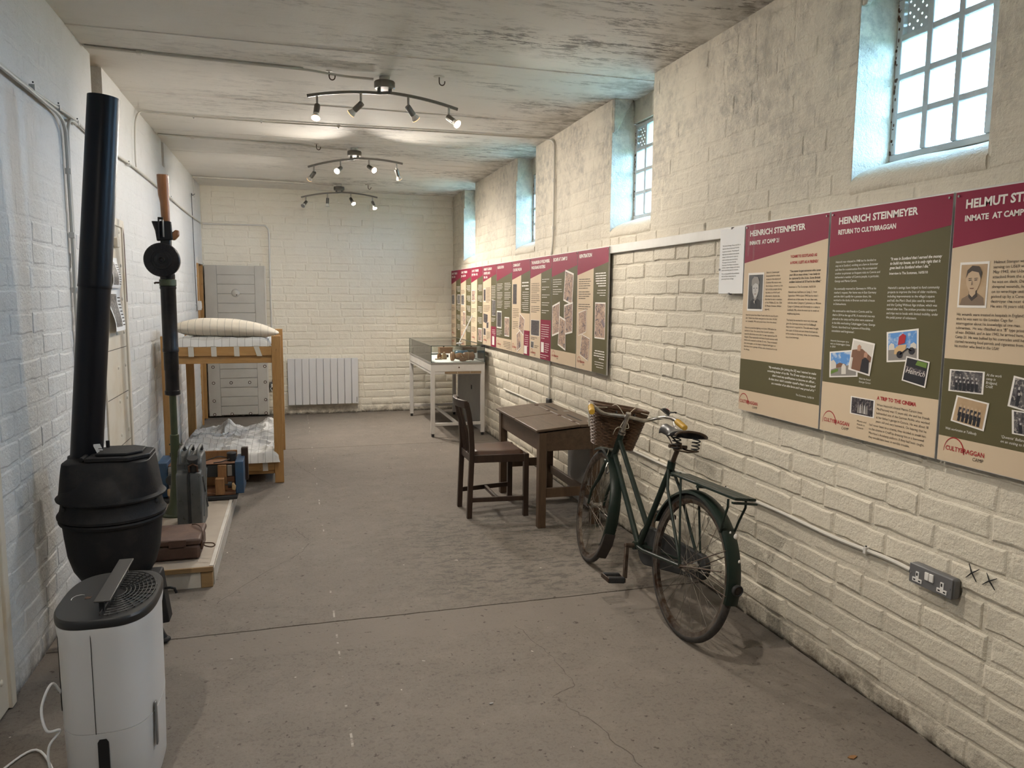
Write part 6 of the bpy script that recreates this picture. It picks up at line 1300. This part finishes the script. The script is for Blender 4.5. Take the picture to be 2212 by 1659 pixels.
for i, y in enumerate((5.02, 7.44, 9.87)):
    lab = ('cable in trunking across the ceiling to the nearest lamp bar', 'cable in trunking across the ceiling to the middle lamp bar', 'cable in trunking across the ceiling to the farthest lamp bar')[i]
    c = cable([(-1.08, y - .13, 2.976), (-.7, y - .10, 2.976), (-.1, y - .07, 2.976), (.12, y - .06, 2.974), (.25, y - .03, 2.972), (.38, y + .0, 2.972), (.53, y, 2.970)], .0075, 'ceiling_cable', 'cable', lab, group='cables feeding the lamp bars')
    MB().bar((-1.085, y - .115, 2.979), (.10, y - .052, 2.979), .022, .014).build('trunking', 'cable', c, bevel=.002); MB().box(-.82, -.79, y - .125, y - .085, 2.964, 2.985).build('joint_cover', 'cable', c, bevel=.002)
for x, y, lab in ((.255, 4.99, 'open hook in the ceiling left of the nearest lamp bar'), (.93, 4.90, 'ceiling hook with a round plate right of the nearest lamp bar'), (.25, 7.34, 'small ceiling hook left of the middle lamp bar'), (.95, 9.78, 'small ceiling hook right of the farthest lamp bar')):
    h = thing('ceiling_hook', lab, 'hook', (x, y, ZC)); MB().tube([(x, y, 2.99), (x, y, 2.955)] + [(x + .018 * (1 - math.cos(a)), y, 2.955 - .02 * math.sin(a)) for a in [PI * i / 8 for i in range(1, 9)]] + [(x + .036, y, 2.962)], .004, 6).build('hook', 'bike_rust', h)
    MB().lathe([(.001, 2.983), (.02 if x < .9 else .034, 2.984), (.022 if x < .9 else .036, 2.992)], 18, Matrix.Translation((x, y, 0))).build('plate', 'cable', h)
cable([(XC, 9.82, 2.79), (XC, 9.60, 2.745), (XC, 9.50, 2.74), (XC, 9.515, 2.48), (XC, 9.54, 2.0), (XC, 9.575, 1.58), (XC, 9.59, 1.50)], .004, 'wall_cable', 'cable_dark', 'thin dark wire dropping beside the doorway to a small grey box', k=4)
t = thing('switch_box', 'small grey switch box beside the doorway', 'switch', (XL + .02, 9.76, 1.42)); MB().box(XL + .002, XL + .045, 9.72, 9.81, 1.42, 1.53).build('box', 'alu', t, bevel=.004); MB().box(XL + .045, XL + .05, 9.735, 9.795, 1.44, 1.51).build('rocker', 'socket_white', t, bevel=.002)
cable([(-1.07, 10.53, 2.508), (-.7, 10.53, 2.51), (-.36, 10.53, 2.511), (-.30, 10.53, 2.495), (-.272, 10.53, 2.43), (-.268, 10.53, 2.2), (-.268, 10.53, .8), (-.262, 10.53, .475)], .010, 'wall_conduit', 'white_paint', 'white conduit bending down the end wall beside the studded door', k=4)
t = thing('spur_socket', 'small wall socket with a white plug beside the radiator', 'socket', (-.268, 10.52, .35)); MB().box(-.310, -.228, 10.495, 10.541, .352, .452).build('box', 'metal_clad', t, bevel=.004); MB().box(-.290, -.246, 10.465, 10.496, .385, .428).build('plug', 'socket_white', t, bevel=.004); MB().box(-.278, -.244, 10.505, 10.535, .453, .488).build('gland', 'black', t, bevel=.003); MB().tube(smooth_path([(-.285, 10.475, .385), (-.30, 10.47, .37), (-.275, 10.47, .33), (-.255, 10.48, .315), (-.2, 10.50, .30), (-.09, 10.51, .29)], 5), .004, 6).build('flex', 'white_card', t)
for i, (a, b, c_, d_, lab) in enumerate(((((1.939, .717), (1.907, .664)), ((1.948, .665), (1.899, .710)), 0, 0, 'left of two black crosses marked on the wall beside the socket'), (((1.871, .709), (1.837, .662)), ((1.884, .664), (1.832, .703)), 0, 0, 'right of two black crosses marked on the wall beside the socket'))):
    x = thing('cross_mark', lab, 'mark', (2.184, 1.92 - .07 * i, .69))
    for (p, q) in (a, b): MB().tube([(2.187, *p), (2.1835, (p[0] + q[0]) / 2 + .002, (p[1] + q[1]) / 2), (2.187, *q)], [.0012, .0026, .0014], 5).build('stroke', 'black_matt', x)
# scattered flecks on the floor
rr = random.Random(5)
for (x, y, s_, m, lab) in ((1.86, 2.05, .02, 'block_wood', 'tiny brown splinter on the floor near the right wall'), (1.33, 2.08, .012, 'paper_white', 'tiny pale paper scrap on the floor, right foreground'), (.72, 2.73, .011, 'grey_board', 'small grey button on the floor, centre foreground')):
    single(MB().prism([(x + s_ * q * math.cos(a), y + s_ * q * .5 * math.sin(a)) for a, q in [(2 * PI * i / 7, rr.uniform(.6, 1.1)) for i in range(7)]], lambda u, v, w: (u, v, .001 + w), .003), 'floor_scrap', m, lab, 'scrap', (x, y, .001))
